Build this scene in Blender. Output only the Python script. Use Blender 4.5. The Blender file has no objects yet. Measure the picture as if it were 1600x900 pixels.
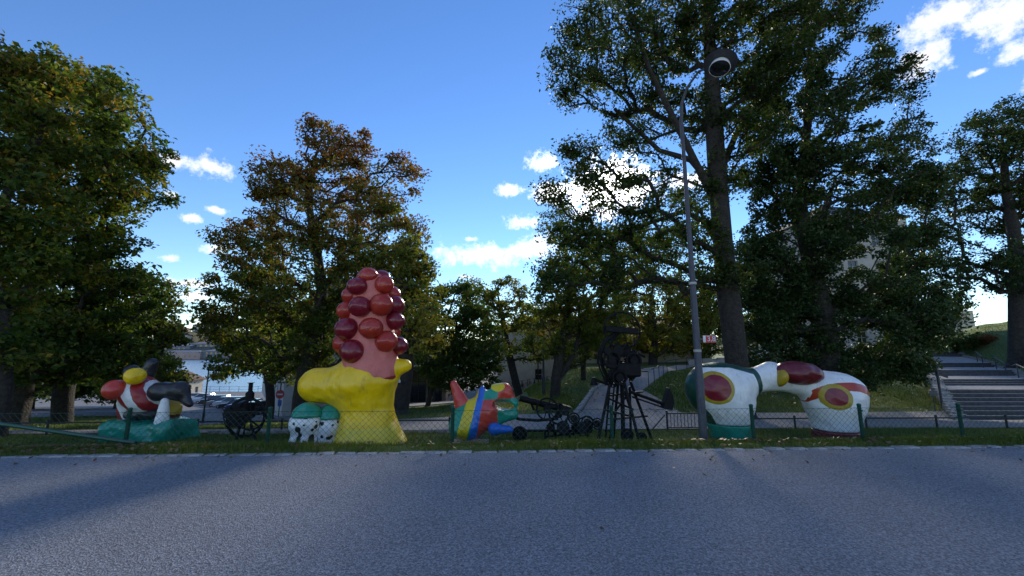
import bpy, bmesh, math, random
import numpy as np
from mathutils import Vector, Matrix

SC = bpy.context.scene
COL = SC.collection
PI = math.pi
# ------------------------------------------------------------------ camera
F_PX, PITCH, EYE = 636.0, math.radians(8.94), 1.6      # focal length in photo pixels (1600 wide)
cam_d = bpy.data.cameras.new('camera'); cam = bpy.data.objects.new('camera', cam_d); COL.objects.link(cam)
cam_d.sensor_width = 36; cam_d.lens = 36*F_PX/1600; cam_d.clip_end = 6000; cam_d.clip_start = 0.05
cam.location = (0, 0, EYE); cam.rotation_euler = (PI/2+PITCH, 0, 0)
SC.camera = cam
CT, ST = math.cos(PITCH), math.sin(PITCH)
def ray(px, py):
    u = (px-800)/F_PX; v = (450-py)/F_PX
    return np.array([u, CT-v*ST, ST+v*CT])
def at(px, py, Y):
    d = ray(px, py); return np.array([0, 0, EYE]) + d*(Y/d[1])
def azel(px, py):
    d = ray(px, py); d = d/np.linalg.norm(d)
    return math.atan2(d[0], d[1]), math.asin(d[2])

# ------------------------------------------------------------------ sky, sun, exposure
SUN_AZ, SUN_EL = azel(952, 292)
world = bpy.data.worlds.new('World'); SC.world = world; world.use_nodes = True
def nd(nt, typ, **kw):
    n = nt.nodes.new(typ)
    for k, v in kw.items():
        if k == 'ins':
            for i, val in v.items(): n.inputs[i].default_value = val
        else: setattr(n, k, v)
    return n
def mth(nt, op, a, b=None, c=None, clamp=False):
    n = nt.nodes.new('ShaderNodeMath'); n.operation = op; n.use_clamp = clamp
    for i, x in enumerate((a, b, c)):
        if x is None: continue
        if isinstance(x, (int, float)): n.inputs[i].default_value = x
        else: nt.links.new(x, n.inputs[i])
    return n.outputs[0]
SKY_STRENGTH = 0.105
def build_world():
    nt = world.node_tree; nt.nodes.clear(); L = nt.links
    sky = nd(nt, 'ShaderNodeTexSky', sky_type='NISHITA', sun_disc=False, sun_elevation=SUN_EL, sun_rotation=SUN_AZ,
             air_density=1.0, dust_density=0.0, ozone_density=3.0, altitude=30)
    tc = nd(nt, 'ShaderNodeTexCoord'); sep = nd(nt, 'ShaderNodeSeparateXYZ'); L.new(tc.outputs['Generated'], sep.inputs[0])
    az = mth(nt, 'ARCTAN2', sep.outputs[0], sep.outputs[1]); el = mth(nt, 'ARCSINE', sep.outputs[2])
    n1 = nd(nt, 'ShaderNodeTexNoise', ins={'Scale': 14.0, 'Detail': 9.0, 'Roughness': 0.62}); L.new(tc.outputs['Generated'], n1.inputs['Vector'])
    n2 = nd(nt, 'ShaderNodeTexNoise', ins={'Scale': 42.0, 'Detail': 8.0, 'Roughness': 0.65}); L.new(tc.outputs['Generated'], n2.inputs['Vector'])
    clouds = [(265,250,34,15),(335,263,44,22),(266,303,16,8),(297,341,20,9),(338,328,24,6),(335,388,30,11),(265,404,24,8),(300,443,45,9),(305,462,42,12),
              (330,505,60,8),(848,256,40,20),(800,298,28,11),(865,302,45,24),(812,346,36,16),(755,398,80,24),(735,374,18,7),(832,388,55,26),(728,433,22,6),
              (950,292,95,55),(1085,282,50,20),(1470,28,125,42),(1570,20,110,52),(1440,92,70,34),(1592,80,56,24),(1530,112,22,7),(1680,110,90,30),(640,-60,90,16),(-140,190,90,40),(1720,300,90,30)]
    field = None
    for (x, y, rx, ry) in clouds:
        a, e = azel(x, y); a2, _ = azel(x+rx, y); a0, _ = azel(x-rx, y); _, e2 = azel(x, y-ry); _, e0 = azel(x, y+ry)
        rx_, ry_ = (a2-a0)/2, (e2-e0)/2
        da = mth(nt, 'DIVIDE', mth(nt, 'SUBTRACT', az, a), rx_); de = mth(nt, 'DIVIDE', mth(nt, 'SUBTRACT', el, e), ry_)
        r2 = mth(nt, 'ADD', mth(nt, 'MULTIPLY', da, da), mth(nt, 'MULTIPLY', de, de))
        f = mth(nt, 'SUBTRACT', 1.0, mth(nt, 'SQRT', r2))
        field = f if field is None else mth(nt, 'MAXIMUM', field, f)
    # the same scattered fair-weather clouds over the rest of the sky
    side = mth(nt, 'MULTIPLY_ADD', mth(nt, 'ABSOLUTE', az), 3.0, -3.0, clamp=True)
    gen = mth(nt, 'MULTIPLY', side, mth(nt, 'GREATER_THAN', el, 0.02))
    n3 = nd(nt, 'ShaderNodeTexNoise', ins={'Scale': 3.2, 'Detail': 4.0, 'Roughness': 0.55}); L.new(tc.outputs['Generated'], n3.inputs['Vector'])
    gen = mth(nt, 'SUBTRACT', mth(nt, 'MULTIPLY', gen, mth(nt, 'MULTIPLY_ADD', n3.outputs[0], 4.0, -2.1)), mth(nt, 'SUBTRACT', 1.0, gen))
    field = mth(nt, 'MAXIMUM', field, gen)
    field = mth(nt, 'MAXIMUM', field, -1.0)
    n4 = nd(nt, 'ShaderNodeTexNoise', ins={'Scale': 95.0, 'Detail': 6.0, 'Roughness': 0.65}); L.new(tc.outputs['Generated'], n4.inputs['Vector'])
    nn = mth(nt, 'ADD', mth(nt, 'MULTIPLY_ADD', n4.outputs[0], 2.8, -1.4), mth(nt, 'ADD', mth(nt, 'MULTIPLY_ADD', n1.outputs[0], 4.5, -2.25), mth(nt, 'MULTIPLY_ADD', n2.outputs[0], 5.5, -2.75)))
    dens = mth(nt, 'ADD', mth(nt, 'MULTIPLY_ADD', field, 2.9, 0.05), nn)
    mr = nd(nt, 'ShaderNodeMapRange', interpolation_type='SMOOTHSTEP', ins={'From Min': 0.0, 'From Max': 2.7}); L.new(dens, mr.inputs['Value'])
    shade = nd(nt, 'ShaderNodeMapRange', ins={'From Min': 0.4, 'From Max': 2.6, 'To Min': 0.95, 'To Max': 0.66}); L.new(dens, shade.inputs['Value'])
    dsun = nd(nt, 'ShaderNodeVectorMath', operation='DOT_PRODUCT', ins={1: (math.sin(SUN_AZ)*math.cos(SUN_EL), math.cos(SUN_AZ)*math.cos(SUN_EL), math.sin(SUN_EL))}); L.new(tc.outputs['Generated'], dsun.inputs[0])
    glow = mth(nt, 'POWER', mth(nt, 'MAXIMUM', dsun.outputs['Value'], 0.0), 160.0)
    bright = mth(nt, 'MULTIPLY', shade.outputs[0], mth(nt, 'MULTIPLY_ADD', glow, 6.0, 0.92))
    ccol = nd(nt, 'ShaderNodeVectorMath', operation='SCALE', ins={0: (8.6, 8.5, 8.5)}); L.new(bright, ccol.inputs['Scale'])
    mixc = nd(nt, 'ShaderNodeMix', data_type='RGBA'); L.new(mth(nt, 'MULTIPLY', mr.outputs[0], 0.93), mixc.inputs['Factor'])
    hsv = nd(nt, 'ShaderNodeHueSaturation', ins={'Saturation': 1.17, 'Hue': 0.509}); L.new(sky.outputs[0], hsv.inputs['Color']); L.new(hsv.outputs[0], mixc.inputs['A']); L.new(ccol.outputs[0], mixc.inputs['B'])
    bg = nd(nt, 'ShaderNodeBackground', ins={'Strength': SKY_STRENGTH}); L.new(mixc.outputs['Result'], bg.inputs[0])
    out = nd(nt, 'ShaderNodeOutputWorld'); L.new(bg.outputs[0], out.inputs[0])
build_world()
sun_d = bpy.data.lights.new('sun', 'SUN'); sun = bpy.data.objects.new('sun', sun_d); COL.objects.link(sun)
sun_d.energy = 2.5; sun_d.angle = math.radians(8.0); sun_d.color = (1.0, 0.90, 0.74)
sdir = Vector((math.sin(SUN_AZ)*math.cos(SUN_EL), math.cos(SUN_AZ)*math.cos(SUN_EL), math.sin(SUN_EL)))
sun.rotation_euler = sdir.to_track_quat('Z', 'Y').to_euler(); sun.location = (10, 30, 40)
vs = SC.view_settings; vs.view_transform = 'Standard'; vs.look = 'None'; vs.exposure = 1.05; vs.gamma = 1; vs.use_curve_mapping = False
SC.cycles.use_denoising = True
SC.cycles.max_bounces = 7; SC.cycles.transparent_max_bounces = 12

# ------------------------------------------------------------------ helpers
def tag(o, label=None, cat=None, group=None, kind=None):
    if label: o['label'] = label
    if cat: o['category'] = cat
    if group: o['group'] = group
    if kind: o['kind'] = kind
    return o
def empty(name, loc, label, cat, group=None, rz=0):
    o = bpy.data.objects.new(name, None); COL.objects.link(o); o.location = [float(v) for v in loc]; o.rotation_euler = (0, 0, rz)
    o.empty_display_size = 0.2
    return tag(o, label, cat, group)
def link(name, me, parent=None, keep=True):
    o = bpy.data.objects.new(name, me); COL.objects.link(o)
    if parent is not None:
        o.parent = parent
        if keep:      # mesh data in world coordinates: undo the parent's placement
            o.matrix_parent_inverse = wmat(parent).inverted()
    return o
def wmat(o):
    m = Matrix.Translation(o.location) @ o.rotation_euler.to_matrix().to_4x4() @ Matrix.Diagonal((*o.scale, 1))
    if o.parent is not None: m = wmat(o.parent) @ o.matrix_parent_inverse @ m
    return m
def copy_tree(o, parent=None):
    c = o.copy(); COL.objects.link(c); c.parent = parent
    for ch in list(o.children): copy_tree(ch, c)
    return c
def fast_mesh(name, V, Fq, mat=None, smooth=False, attrs=None):
    """V (n,3); Fq (m,k) faces of equal size k"""
    V = np.asarray(V, dtype=np.float32); Fq = np.asarray(Fq, dtype=np.int32)
    me = bpy.data.meshes.new(name); k = Fq.shape[1]
    me.vertices.add(len(V)); me.vertices.foreach_set('co', V.ravel())
    me.loops.add(Fq.size); me.loops.foreach_set('vertex_index', Fq.ravel())
    me.polygons.add(len(Fq)); me.polygons.foreach_set('loop_start', np.arange(0, Fq.size, k, dtype=np.int32))
    if smooth: me.polygons.foreach_set('use_smooth', np.ones(len(Fq), dtype=bool))
    for an, av in (attrs or {}).items():
        a = me.attributes.new(an, 'FLOAT', 'POINT'); a.data.foreach_set('value', np.asarray(av, dtype=np.float32))
    me.update(calc_edges=True); me.validate()
    if mat: me.materials.append(mat)
    return me
class MB:
    """collects shapes, builds ONE mesh object"""
    def __init__(s): s.v = []; s.f = []
    def add(s, V, Fs):
        o = len(s.v); s.v += [tuple(float(c) for c in p) for p in V]; s.f += [tuple(i+o for i in f) for f in Fs]; return s
    def box(s, c, d, rz=0, M=None):
        x, y, z = d[0]/2, d[1]/2, d[2]/2
        V = [Vector((sx*x, sy*y, sz*z)) for sz in (-1,1) for sy in (-1,1) for sx in (-1,1)]
        R = Matrix.Rotation(rz, 3, 'Z') if M is None else M
        V = [R @ p + Vector(c) for p in V]
        return s.add(V, [(0,2,3,1),(4,5,7,6),(0,1,5,4),(2,6,7,3),(0,4,6,2),(1,3,7,5)])
    def tube(s, pts, r, n=8, cap=True):
        pts = [Vector([float(c) for c in p]) for p in pts]; m = len(pts)
        rs = r if isinstance(r, (list, tuple, np.ndarray)) else [r]*m
        t = (pts[1]-pts[0]).normalized(); up = Vector((0,0,1)) if abs(t.z) < 0.9 else Vector((1,0,0))
        a = t.cross(up).normalized(); V = []
        for i, p in enumerate(pts):
            t2 = (pts[min(i+1,m-1)]-pts[max(i-1,0)])
            t2 = t2.normalized() if t2.length > 1e-9 else t
            a = (a - t2*a.dot(t2)); a = a.normalized() if a.length > 1e-6 else t2.orthogonal().normalized()
            b = t2.cross(a)
            for k in range(n):
                an = 2*PI*k/n; V.append(p + (a*math.cos(an)+b*math.sin(an))*rs[i])
        Fs = [(i*n+k, i*n+(k+1)%n, (i+1)*n+(k+1)%n, (i+1)*n+k) for i in range(m-1) for k in range(n)]
        if cap: Fs += [tuple(range(n-1,-1,-1)), tuple((m-1)*n+k for k in range(n))]
        return s.add(V, Fs)
    def ring(s, c, R, r, axis='Y', n=28, k=6):
        c = Vector([float(v) for v in c]); V = []; Fs = []
        ax = {'X': (Vector((0,1,0)), Vector((0,0,1)), Vector((1,0,0))), 'Y': (Vector((1,0,0)), Vector((0,0,1)), Vector((0,1,0))), 'Z': (Vector((1,0,0)), Vector((0,1,0)), Vector((0,0,1)))}
        e1, e2, e3 = ax[axis] if isinstance(axis, str) else axis
        for i in range(n):
            t = 2*PI*i/n; d = e1*math.cos(t)+e2*math.sin(t)
            for j in range(k):
                q = 2*PI*j/k; V.append(c + d*(R+r*math.cos(q)) + e3*(r*math.sin(q)))
        for i in range(n):
            for j in range(k): Fs.append((i*k+j, ((i+1)%n)*k+j, ((i+1)%n)*k+(j+1)%k, i*k+(j+1)%k))
        return s.add(V, Fs)
    def lathe(s, c, prof, n=24, M=None):
        c = Vector([float(v) for v in c]); V = []; Fs = []; m = len(prof); R = M or Matrix.Identity(3)
        for (r, z) in prof:
            for k in range(n):
                t = 2*PI*k/n; V.append(c + R @ Vector((r*math.cos(t), r*math.sin(t), z)))
        for i in range(m-1):
            for k in range(n): Fs.append((i*n+k, i*n+(k+1)%n, (i+1)*n+(k+1)%n, (i+1)*n+k))
        Fs += [tuple(range(n-1,-1,-1)), tuple((m-1)*n+k for k in range(n))]
        return s.add(V, Fs)
    def sphere(s, c, r, n=12, m=8, M=None):
        rr = r if isinstance(r, (tuple, list)) else (r, r, r)
        prof = [(max(math.sin(PI*i/m), 1e-4), -math.cos(PI*i/m)) for i in range(m+1)]
        S = Matrix.Diagonal(rr); return s.lathe(c, prof, n, (M @ S) if M is not None else S)
    def prism(s, poly, axis_from, vec):
        """poly: list of 3D points, extruded by vec"""
        n = len(poly); V = [Vector(p) for p in poly] + [Vector(p)+Vector(vec) for p in poly]
        return s.add(V, [tuple(range(n-1,-1,-1)), tuple(range(n, 2*n))] + [(i, (i+1)%n, n+(i+1)%n, n+i) for i in range(n)])
    def build(s, name, mat, parent=None, smooth=False, keep=True, bevel=0):
        me = bpy.data.meshes.new(name); me.from_pydata(s.v, [], s.f); me.update()
        bm = bmesh.new(); bm.from_mesh(me)
        if bevel: bmesh.ops.bevel(bm, geom=bm.edges[:], offset=bevel, segments=1, affect='EDGES', clamp_overlap=True)
        bmesh.ops.recalc_face_normals(bm, faces=bm.faces[:]); bm.to_mesh(me); bm.free()
        if smooth:
            for p in me.polygons: p.use_smooth = True
            try: me.set_sharp_from_angle(angle=math.radians(40))
            except Exception: pass
        if mat: me.materials.append(mat)
        return link(name, me, parent, keep)

# ------------------------------------------------------------------ materials
MATS = {}
def material(name, col, rough=0.6, metal=0.0, var=0.15, scale=6.0, bump=0.0, bscale=20.0, col2=None, spec=0.5, coat=0.0, detail=5.0, emit=None, bdist=0.05):
    m = bpy.data.materials.new(name); m.use_nodes = True; nt = m.node_tree; L = nt.links
    b = nt.nodes['Principled BSDF']; b.inputs['Roughness'].default_value = rough; b.inputs['Metallic'].default_value = metal
    b.inputs['Specular IOR Level'].default_value = spec; b.inputs['Coat Weight'].default_value = coat; b.inputs['Coat Roughness'].default_value = 0.15
    tc = nd(nt, 'ShaderNodeTexCoord')
    c = np.array(col); c2 = np.array(col2) if col2 is not None else np.clip(c*(1-var*2), 0, 1)
    c1 = c if col2 is not None else np.clip(c*(1+var), 0, 1)
    n = nd(nt, 'ShaderNodeTexNoise', ins={'Scale': scale, 'Detail': detail, 'Roughness': 0.65}); L.new(tc.outputs['Object'], n.inputs['Vector'])
    r = nd(nt, 'ShaderNodeValToRGB'); r.color_ramp.elements[0].position = 0.34; r.color_ramp.elements[1].position = 0.66
    r.color_ramp.elements[0].color = (*c2, 1); r.color_ramp.elements[1].color = (*c1, 1)
    L.new(n.outputs[0], r.inputs[0]); L.new(r.outputs[0], b.inputs['Base Color'])
    if bump:
        n2 = nd(nt, 'ShaderNodeTexNoise', ins={'Scale': bscale, 'Detail': 4.0, 'Roughness': 0.6}); L.new(tc.outputs['Object'], n2.inputs['Vector'])
        bp = nd(nt, 'ShaderNodeBump', ins={'Strength': bump, 'Distance': bdist}); L.new(n2.outputs[0], bp.inputs['Height']); L.new(bp.outputs[0], b.inputs['Normal'])
    if emit: b.inputs['Emission Color'].default_value = (*emit[0], 1); b.inputs['Emission Strength'].default_value = emit[1]
    MATS[name] = m; return m
def asphalt(name, base, speck=0.6, sc=75.0, patch=0.12):
    m = bpy.data.materials.new(name); m.use_nodes = True; nt = m.node_tree; L = nt.links; b = nt.nodes['Principled BSDF']
    tc = nd(nt, 'ShaderNodeTexCoord')
    v = nd(nt, 'ShaderNodeTexVoronoi', feature='F1', ins={'Scale': sc, 'Randomness': 1.0}); L.new(tc.outputs['Object'], v.inputs['Vector'])
    n = nd(nt, 'ShaderNodeTexNoise', ins={'Scale': sc*0.42, 'Detail': 6.0, 'Roughness': 0.8}); L.new(tc.outputs['Object'], n.inputs['Vector'])
    big = nd(nt, 'ShaderNodeTexNoise', ins={'Scale': 0.55, 'Detail': 5.0, 'Roughness': 0.6}); L.new(tc.outputs['Object'], big.inputs['Vector'])
    bw = nd(nt, 'ShaderNodeRGBToBW'); L.new(v.outputs['Color'], bw.inputs[0])
    st = mth(nt, 'MULTIPLY_ADD', bw.outputs[0], 2.0*speck, 1-speck)
    g = mth(nt, 'MULTIPLY', st, mth(nt, 'MULTIPLY_ADD', n.outputs[0], 3.2, -0.6))
    g = mth(nt, 'MULTIPLY', g, mth(nt, 'MULTIPLY_ADD', big.outputs[0], 2*patch*2, 1-patch*2))
    sc_ = nd(nt, 'ShaderNodeVectorMath', operation='SCALE', ins={0: base}); L.new(g, sc_.inputs['Scale'])
    L.new(sc_.outputs[0], b.inputs['Base Color']); b.inputs['Roughness'].default_value = 0.85; b.inputs['Specular IOR Level'].default_value = 0.35
    bp = nd(nt, 'ShaderNodeBump', ins={'Strength': 0.8, 'Distance': 0.012}); L.new(v.outputs['Distance'], bp.inputs['Height']); L.new(bp.outputs[0], b.inputs['Normal'])
    MATS[name] = m; return m
def leafmat(name, stops, trans=0.55):
    """stops: list of (pos, colour) over the per-leaf tint"""
    m = bpy.data.materials.new(name); m.use_nodes = True; nt = m.node_tree; L = nt.links; nt.nodes.clear()
    a = nd(nt, 'ShaderNodeAttribute', attribute_name='tint'); r = nd(nt, 'ShaderNodeValToRGB'); cr = r.color_ramp
    while len(cr.elements) < len(stops): cr.elements.new(0.5)
    for e, (p, c) in zip(cr.elements, stops): e.position = p; e.color = (*c, 1)
    L.new(a.outputs['Fac'], r.inputs[0])
    d = nd(nt, 'ShaderNodeBsdfPrincipled', ins={'Roughness': 0.5, 'Specular IOR Level': 0.3}); L.new(r.outputs[0], d.inputs['Base Color'])
    hs = nd(nt, 'ShaderNodeMix', data_type='RGBA', blend_type='MULTIPLY', ins={'Factor': 1.0}); L.new(r.outputs[0], hs.inputs['A']); hs.inputs['B'].default_value = (1.25, 1.15, 0.5, 1)
    t = nd(nt, 'ShaderNodeBsdfTranslucent'); L.new(hs.outputs['Result'], t.inputs[0])
    mx = nd(nt, 'ShaderNodeMixShader', ins={0: trans}); L.new(d.outputs[0], mx.inputs[1]); L.new(t.outputs[0], mx.inputs[2])
    o = nd(nt, 'ShaderNodeOutputMaterial'); L.new(mx.outputs[0], o.inputs[0])
    MATS[name] = m; return m
def paintmat(name, base, regions, rough=0.36, bump=0.35):
    """regions: list of (attribute, colour): painted where the attribute is > 0; hand-laid glossy paint"""
    m = bpy.data.materials.new(name); m.use_nodes = True; nt = m.node_tree; L = nt.links; b = nt.nodes['Principled BSDF']
    tc = nd(nt, 'ShaderNodeTexCoord'); cur = None
    wob = nd(nt, 'ShaderNodeTexNoise', ins={'Scale': 6.0, 'Detail': 3.0}); L.new(tc.outputs['Object'], wob.inputs['Vector'])
    cn = nd(nt, 'ShaderNodeRGB'); cn.outputs[0].default_value = (*base, 1); cur = cn.outputs[0]
    for (an, c) in regions:
        a = nd(nt, 'ShaderNodeAttribute', attribute_name=an)
        h = mth(nt, 'ADD', a.outputs['Fac'], mth(nt, 'MULTIPLY_ADD', wob.outputs[0], 0.03, -0.015))
        s = mth(nt, 'MULTIPLY_ADD', h, 220.0, 0.5, clamp=True)
        mx = nd(nt, 'ShaderNodeMix', data_type='RGBA'); L.new(s, mx.inputs['Factor']); L.new(cur, mx.inputs['A']); mx.inputs['B'].default_value = (*c, 1); cur = mx.outputs['Result']
    dn = nd(nt, 'ShaderNodeTexNoise', ins={'Scale': 3.5, 'Detail': 7.0, 'Roughness': 0.7}); L.new(tc.outputs['Object'], dn.inputs['Vector'])
    mr = nd(nt, 'ShaderNodeMapRange', ins={'From Min': 0.3, 'From Max': 0.7, 'To Min': 0.84, 'To Max': 1.06}); L.new(dn.outputs[0], mr.inputs['Value'])
    sc_ = nd(nt, 'ShaderNodeVectorMath', operation='SCALE'); L.new(cur, sc_.inputs[0]); L.new(mr.outputs[0], sc_.inputs['Scale'])
    mp = nd(nt, 'ShaderNodeMapping'); mp.inputs['Scale'].default_value = (9.0, 9.0, 1.6); L.new(tc.outputs['Object'], mp.inputs['Vector'])
    sn = nd(nt, 'ShaderNodeTexNoise', ins={'Scale': 1.0, 'Detail': 6.0, 'Roughness': 0.7}); L.new(mp.outputs[0], sn.inputs['Vector'])
    sr = nd(nt, 'ShaderNodeMapRange', ins={'From Min': 0.54, 'From Max': 0.72, 'To Min': 0.0, 'To Max': 0.38}); L.new(sn.outputs[0], sr.inputs['Value'])
    gm = nd(nt, 'ShaderNodeMix', data_type='RGBA'); L.new(sr.outputs[0], gm.inputs['Factor']); L.new(sc_.outputs[0], gm.inputs['A']); gm.inputs['B'].default_value = (.07, .06, .045, 1)
    L.new(gm.outputs['Result'], b.inputs['Base Color']); b.inputs['Roughness'].default_value = rough; b.inputs['Coat Weight'].default_value = 0.12; b.inputs['Coat Roughness'].default_value = 0.3
    vo = nd(nt, 'ShaderNodeTexVoronoi', feature='SMOOTH_F1', ins={'Scale': 4.2, 'Smoothness': 0.5}); L.new(tc.outputs['Object'], vo.inputs['Vector'])
    n2 = nd(nt, 'ShaderNodeTexNoise', ins={'Scale': 14.0, 'Detail': 3.0}); L.new(tc.outputs['Object'], n2.inputs['Vector'])
    hh = mth(nt, 'ADD', vo.outputs['Distance'], mth(nt, 'MULTIPLY', n2.outputs[0], 0.25))
    bp = nd(nt, 'ShaderNodeBump', ins={'Strength': bump*.9, 'Distance': 0.12}); L.new(hh, bp.inputs['Height']); L.new(bp.outputs[0], b.inputs['Normal'])
    MATS[name] = m; return m

asphalt('road', (0.205, 0.214, 0.236), 0.55, 80.0, 0.14)
asphalt('path', (0.26, 0.25, 0.24), 0.35, 60.0, 0.10)
asphalt('street', (0.13, 0.13, 0.135), 0.3, 30.0, 0.10)
material('granite', (0.36, 0.355, 0.35), 0.85, var=0.3, scale=9, bump=0.6, bscale=30)
material('granite_dark', (0.075, 0.075, 0.08), 0.85, var=0.25, scale=8, bump=0.6, bscale=25)
material('cobble', (0.34, 0.33, 0.32), 0.85, var=0.25, scale=12, bump=0.7, bscale=20)
material('concrete', (0.32, 0.315, 0.30), 0.85, var=0.14, scale=3, bump=0.3, bscale=18)
material('earth', (0.055, 0.062, 0.026), 0.95, col2=(0.035, 0.030, 0.018), scale=2.2, bump=0.8, bscale=30, detail=9)
material('lawn', (0.110, 0.150, 0.028), 0.95, col2=(0.070, 0.110, 0.022), scale=1.6, bump=1.0, bscale=25, detail=9)
material('green_metal', (0.012, 0.070, 0.050), 0.38, var=0.12, scale=20)
material('galv', (0.060, 0.063, 0.078), 0.55, metal=0.1, var=0.12, scale=12)
material('wire', (0.030, 0.075, 0.060), 0.45, metal=0.3, var=0.1)
material('iron', (0.005, 0.005, 0.007), 0.62, metal=0.0, spec=0.22, var=0.35, scale=14, bump=0.25, bscale=40)
material('black_metal', (0.014, 0.015, 0.018), 0.5, var=0.2)
material('bark', (0.055, 0.047, 0.040), 0.95, col2=(0.018, 0.016, 0.014), scale=7, bump=1.0, bscale=16, detail=8, bdist=0.1)
material('white_enamel', (0.75, 0.75, 0.74), 0.3, var=0.05)
material('glass_dark', (0.015, 0.018, 0.022), 0.08, var=0.2, spec=0.8)
material('plaster_cream', (0.52, 0.47, 0.38), 0.9, var=0.08, scale=1.2, bump=0.2, bscale=30)
material('plaster_grey', (0.44, 0.42, 0.39), 0.9, var=0.08, scale=1.2, bump=0.2, bscale=30)
material('roof_dark', (0.06, 0.055, 0.055), 0.8, var=0.2, scale=4)
material('roof_brown', (0.13, 0.075, 0.05), 0.85, var=0.2, scale=4)
material('brick', (0.25, 0.17, 0.12), 0.9, var=0.25, scale=8)
material('trim', (0.4, 0.38, 0.35), 0.8, var=0.1)
material('red_paint', (0.50, 0.022, 0.030), 0.4, var=0.08)
material('blue_paint', (0.03, 0.10, 0.40), 0.4, var=0.08)
material('pale_paint', (0.62, 0.68, 0.72), 0.5, var=0.08)
material('rubber', (0.012, 0.012, 0.012), 0.8)
material('chrome', (0.55, 0.55, 0.55), 0.25, metal=0.9)
material('lamp_glass', (0.7, 0.7, 0.68), 0.15, var=0.05)
for nm, c in (('white', (0.72, 0.73, 0.74)), ('black', (0.015, 0.016, 0.018)), ('silver', (0.42, 0.43, 0.45)), ('grey', (0.13, 0.135, 0.145)), ('blue', (0.03, 0.05, 0.11)), ('red', (0.22, 0.02, 0.02))):
    material('car_'+nm, c, 0.25, var=0.03, coat=0.6)
leafmat('leaf_chestnut', [(0.0, (0.031, 0.070, 0.016)), (0.45, (0.070, 0.127, 0.025)), (0.8, (0.171, 0.178, 0.031)), (1.0, (0.264, 0.155, 0.039))])
leafmat('leaf_autumn', [(0.0, (0.046, 0.093, 0.019)), (0.40, (0.116, 0.147, 0.031)), (0.68, (0.163, 0.105, 0.034)), (1.0, (0.202, 0.081, 0.034))])
leafmat('leaf_yellow', [(0.0, (0.070, 0.116, 0.022)), (0.5, (0.147, 0.178, 0.034)), (1.0, (0.295, 0.232, 0.046))])
leafmat('leaf_oak', [(0.0, (0.020, 0.044, 0.012)), (0.6, (0.042, 0.072, 0.018)), (1.0, (0.105, 0.105, 0.026))], 0.5)
leafmat('leaf_dark', [(0.0, (0.019, 0.043, 0.014)), (0.6, (0.037, 0.070, 0.019)), (1.0, (0.085, 0.109, 0.028))], 0.3)
leafmat('leaf_mid', [(0.0, (0.034, 0.074, 0.019)), (0.6, (0.078, 0.124, 0.028)), (1.0, (0.186, 0.163, 0.034))])
leafmat('leaf_red', [(0.0, (0.109, 0.078, 0.023)), (0.5, (0.186, 0.062, 0.031)), (1.0, (0.279, 0.078, 0.031))])
leafmat('grass', [(0.0, (0.045, 0.085, 0.012)), (0.6, (0.105, 0.155, 0.026)), (1.0, (0.22, 0.21, 0.06))], 0.35)
leafmat('litter', [(0.0, (0.10, 0.05, 0.02)), (0.5, (0.17, 0.10, 0.05)), (1.0, (0.30, 0.24, 0.15))], 0.25)

# ------------------------------------------------------------------ terrain
SL = 0.043
def edge(X): return 6.88 + SL*np.clip(X, -40, 40)
NEAR = [(6.0,-.03),(6.86,-.012),(7.0,.0),(7.25,.04),(7.6,-.04),(8.5,-.33),(10,-.5),(11.5,-.6),(12.2,-.68)]
PROF = [(-3.0, [(14.5,-.95),(20,-1.4),(25,-1.8),(40,-3.2),(60,-5),(80,-6.5),(106,-8.2),(107,-12),(140,-13)]),
        (-0.95,[(14.5,-.98),(20,-1.5),(25,-1.95),(40,-3.6),(60,-6),(80,-7.4),(106,-8.2),(107,-12),(140,-13)]),
        (-0.76,[(14.5,-1.0),(20,-1.95),(38,-4.8),(52,-6.2),(78,-7.6),(106,-8.2),(107,-12),(140,-13)]),
        (-0.52,[(14.5,-.98),(20,-1.75),(36,-3.9),(52,-6.0),(78,-7.4),(106,-8.2),(107,-12),(140,-13)]),
        (-0.25,[(14.5,-.8),(17,-.9),(26,-1.7),(36,-2.7),(46,-2.9),(80,-3.5),(140,-4)]),
        (0.0,  [(14.5,-.78),(17.3,-.86),(26,-1.35),(36,-2.2),(46,-2.6),(80,-3),(140,-4)]),
        (0.07, [(14.5,-.78),(17.3,-.86),(24,-.85),(30,-.75),(40,-1.2),(46,-2.4),(80,-2.5),(140,-4)]),
        (0.17, [(14.5,-.78),(17.3,-.86),(20,-.7),(30,-.1),(40,.3),(60,.4),(140,0)]),
        (0.60, [(14.5,-.78),(17.3,-.86),(20,-.6),(30,.05),(40,.55),(60,.8),(140,1)]),
        (0.95, [(14.5,-.82),(16.5,-.95),(20,-.35),(30,.6),(40,1.3),(60,2),(140,3)]),
        (1.06, [(14.5,-.85),(16.5,-1.0),(20,-.1),(26,.55),(33,1.3),(45,3.2),(60,4.4),(140,5)]),
        (1.18, [(14.5,-.85),(16.5,-1.0),(19,-.2),(22,.6),(27,1.8),(34,3.2),(45,4.6),(60,5.8),(140,7)]),
        (1.35, [(14.5,-.85),(16.5,-.9),(19,.3),(22,1.5),(27,3.3),(34,5.3),(60,8),(140,9)]),
        (3.0,  [(14.5,-.7),(16.5,-.3),(19,1.2),(22,3.5),(27,6.5),(34,8),(60,10),(140,11)])]
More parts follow.
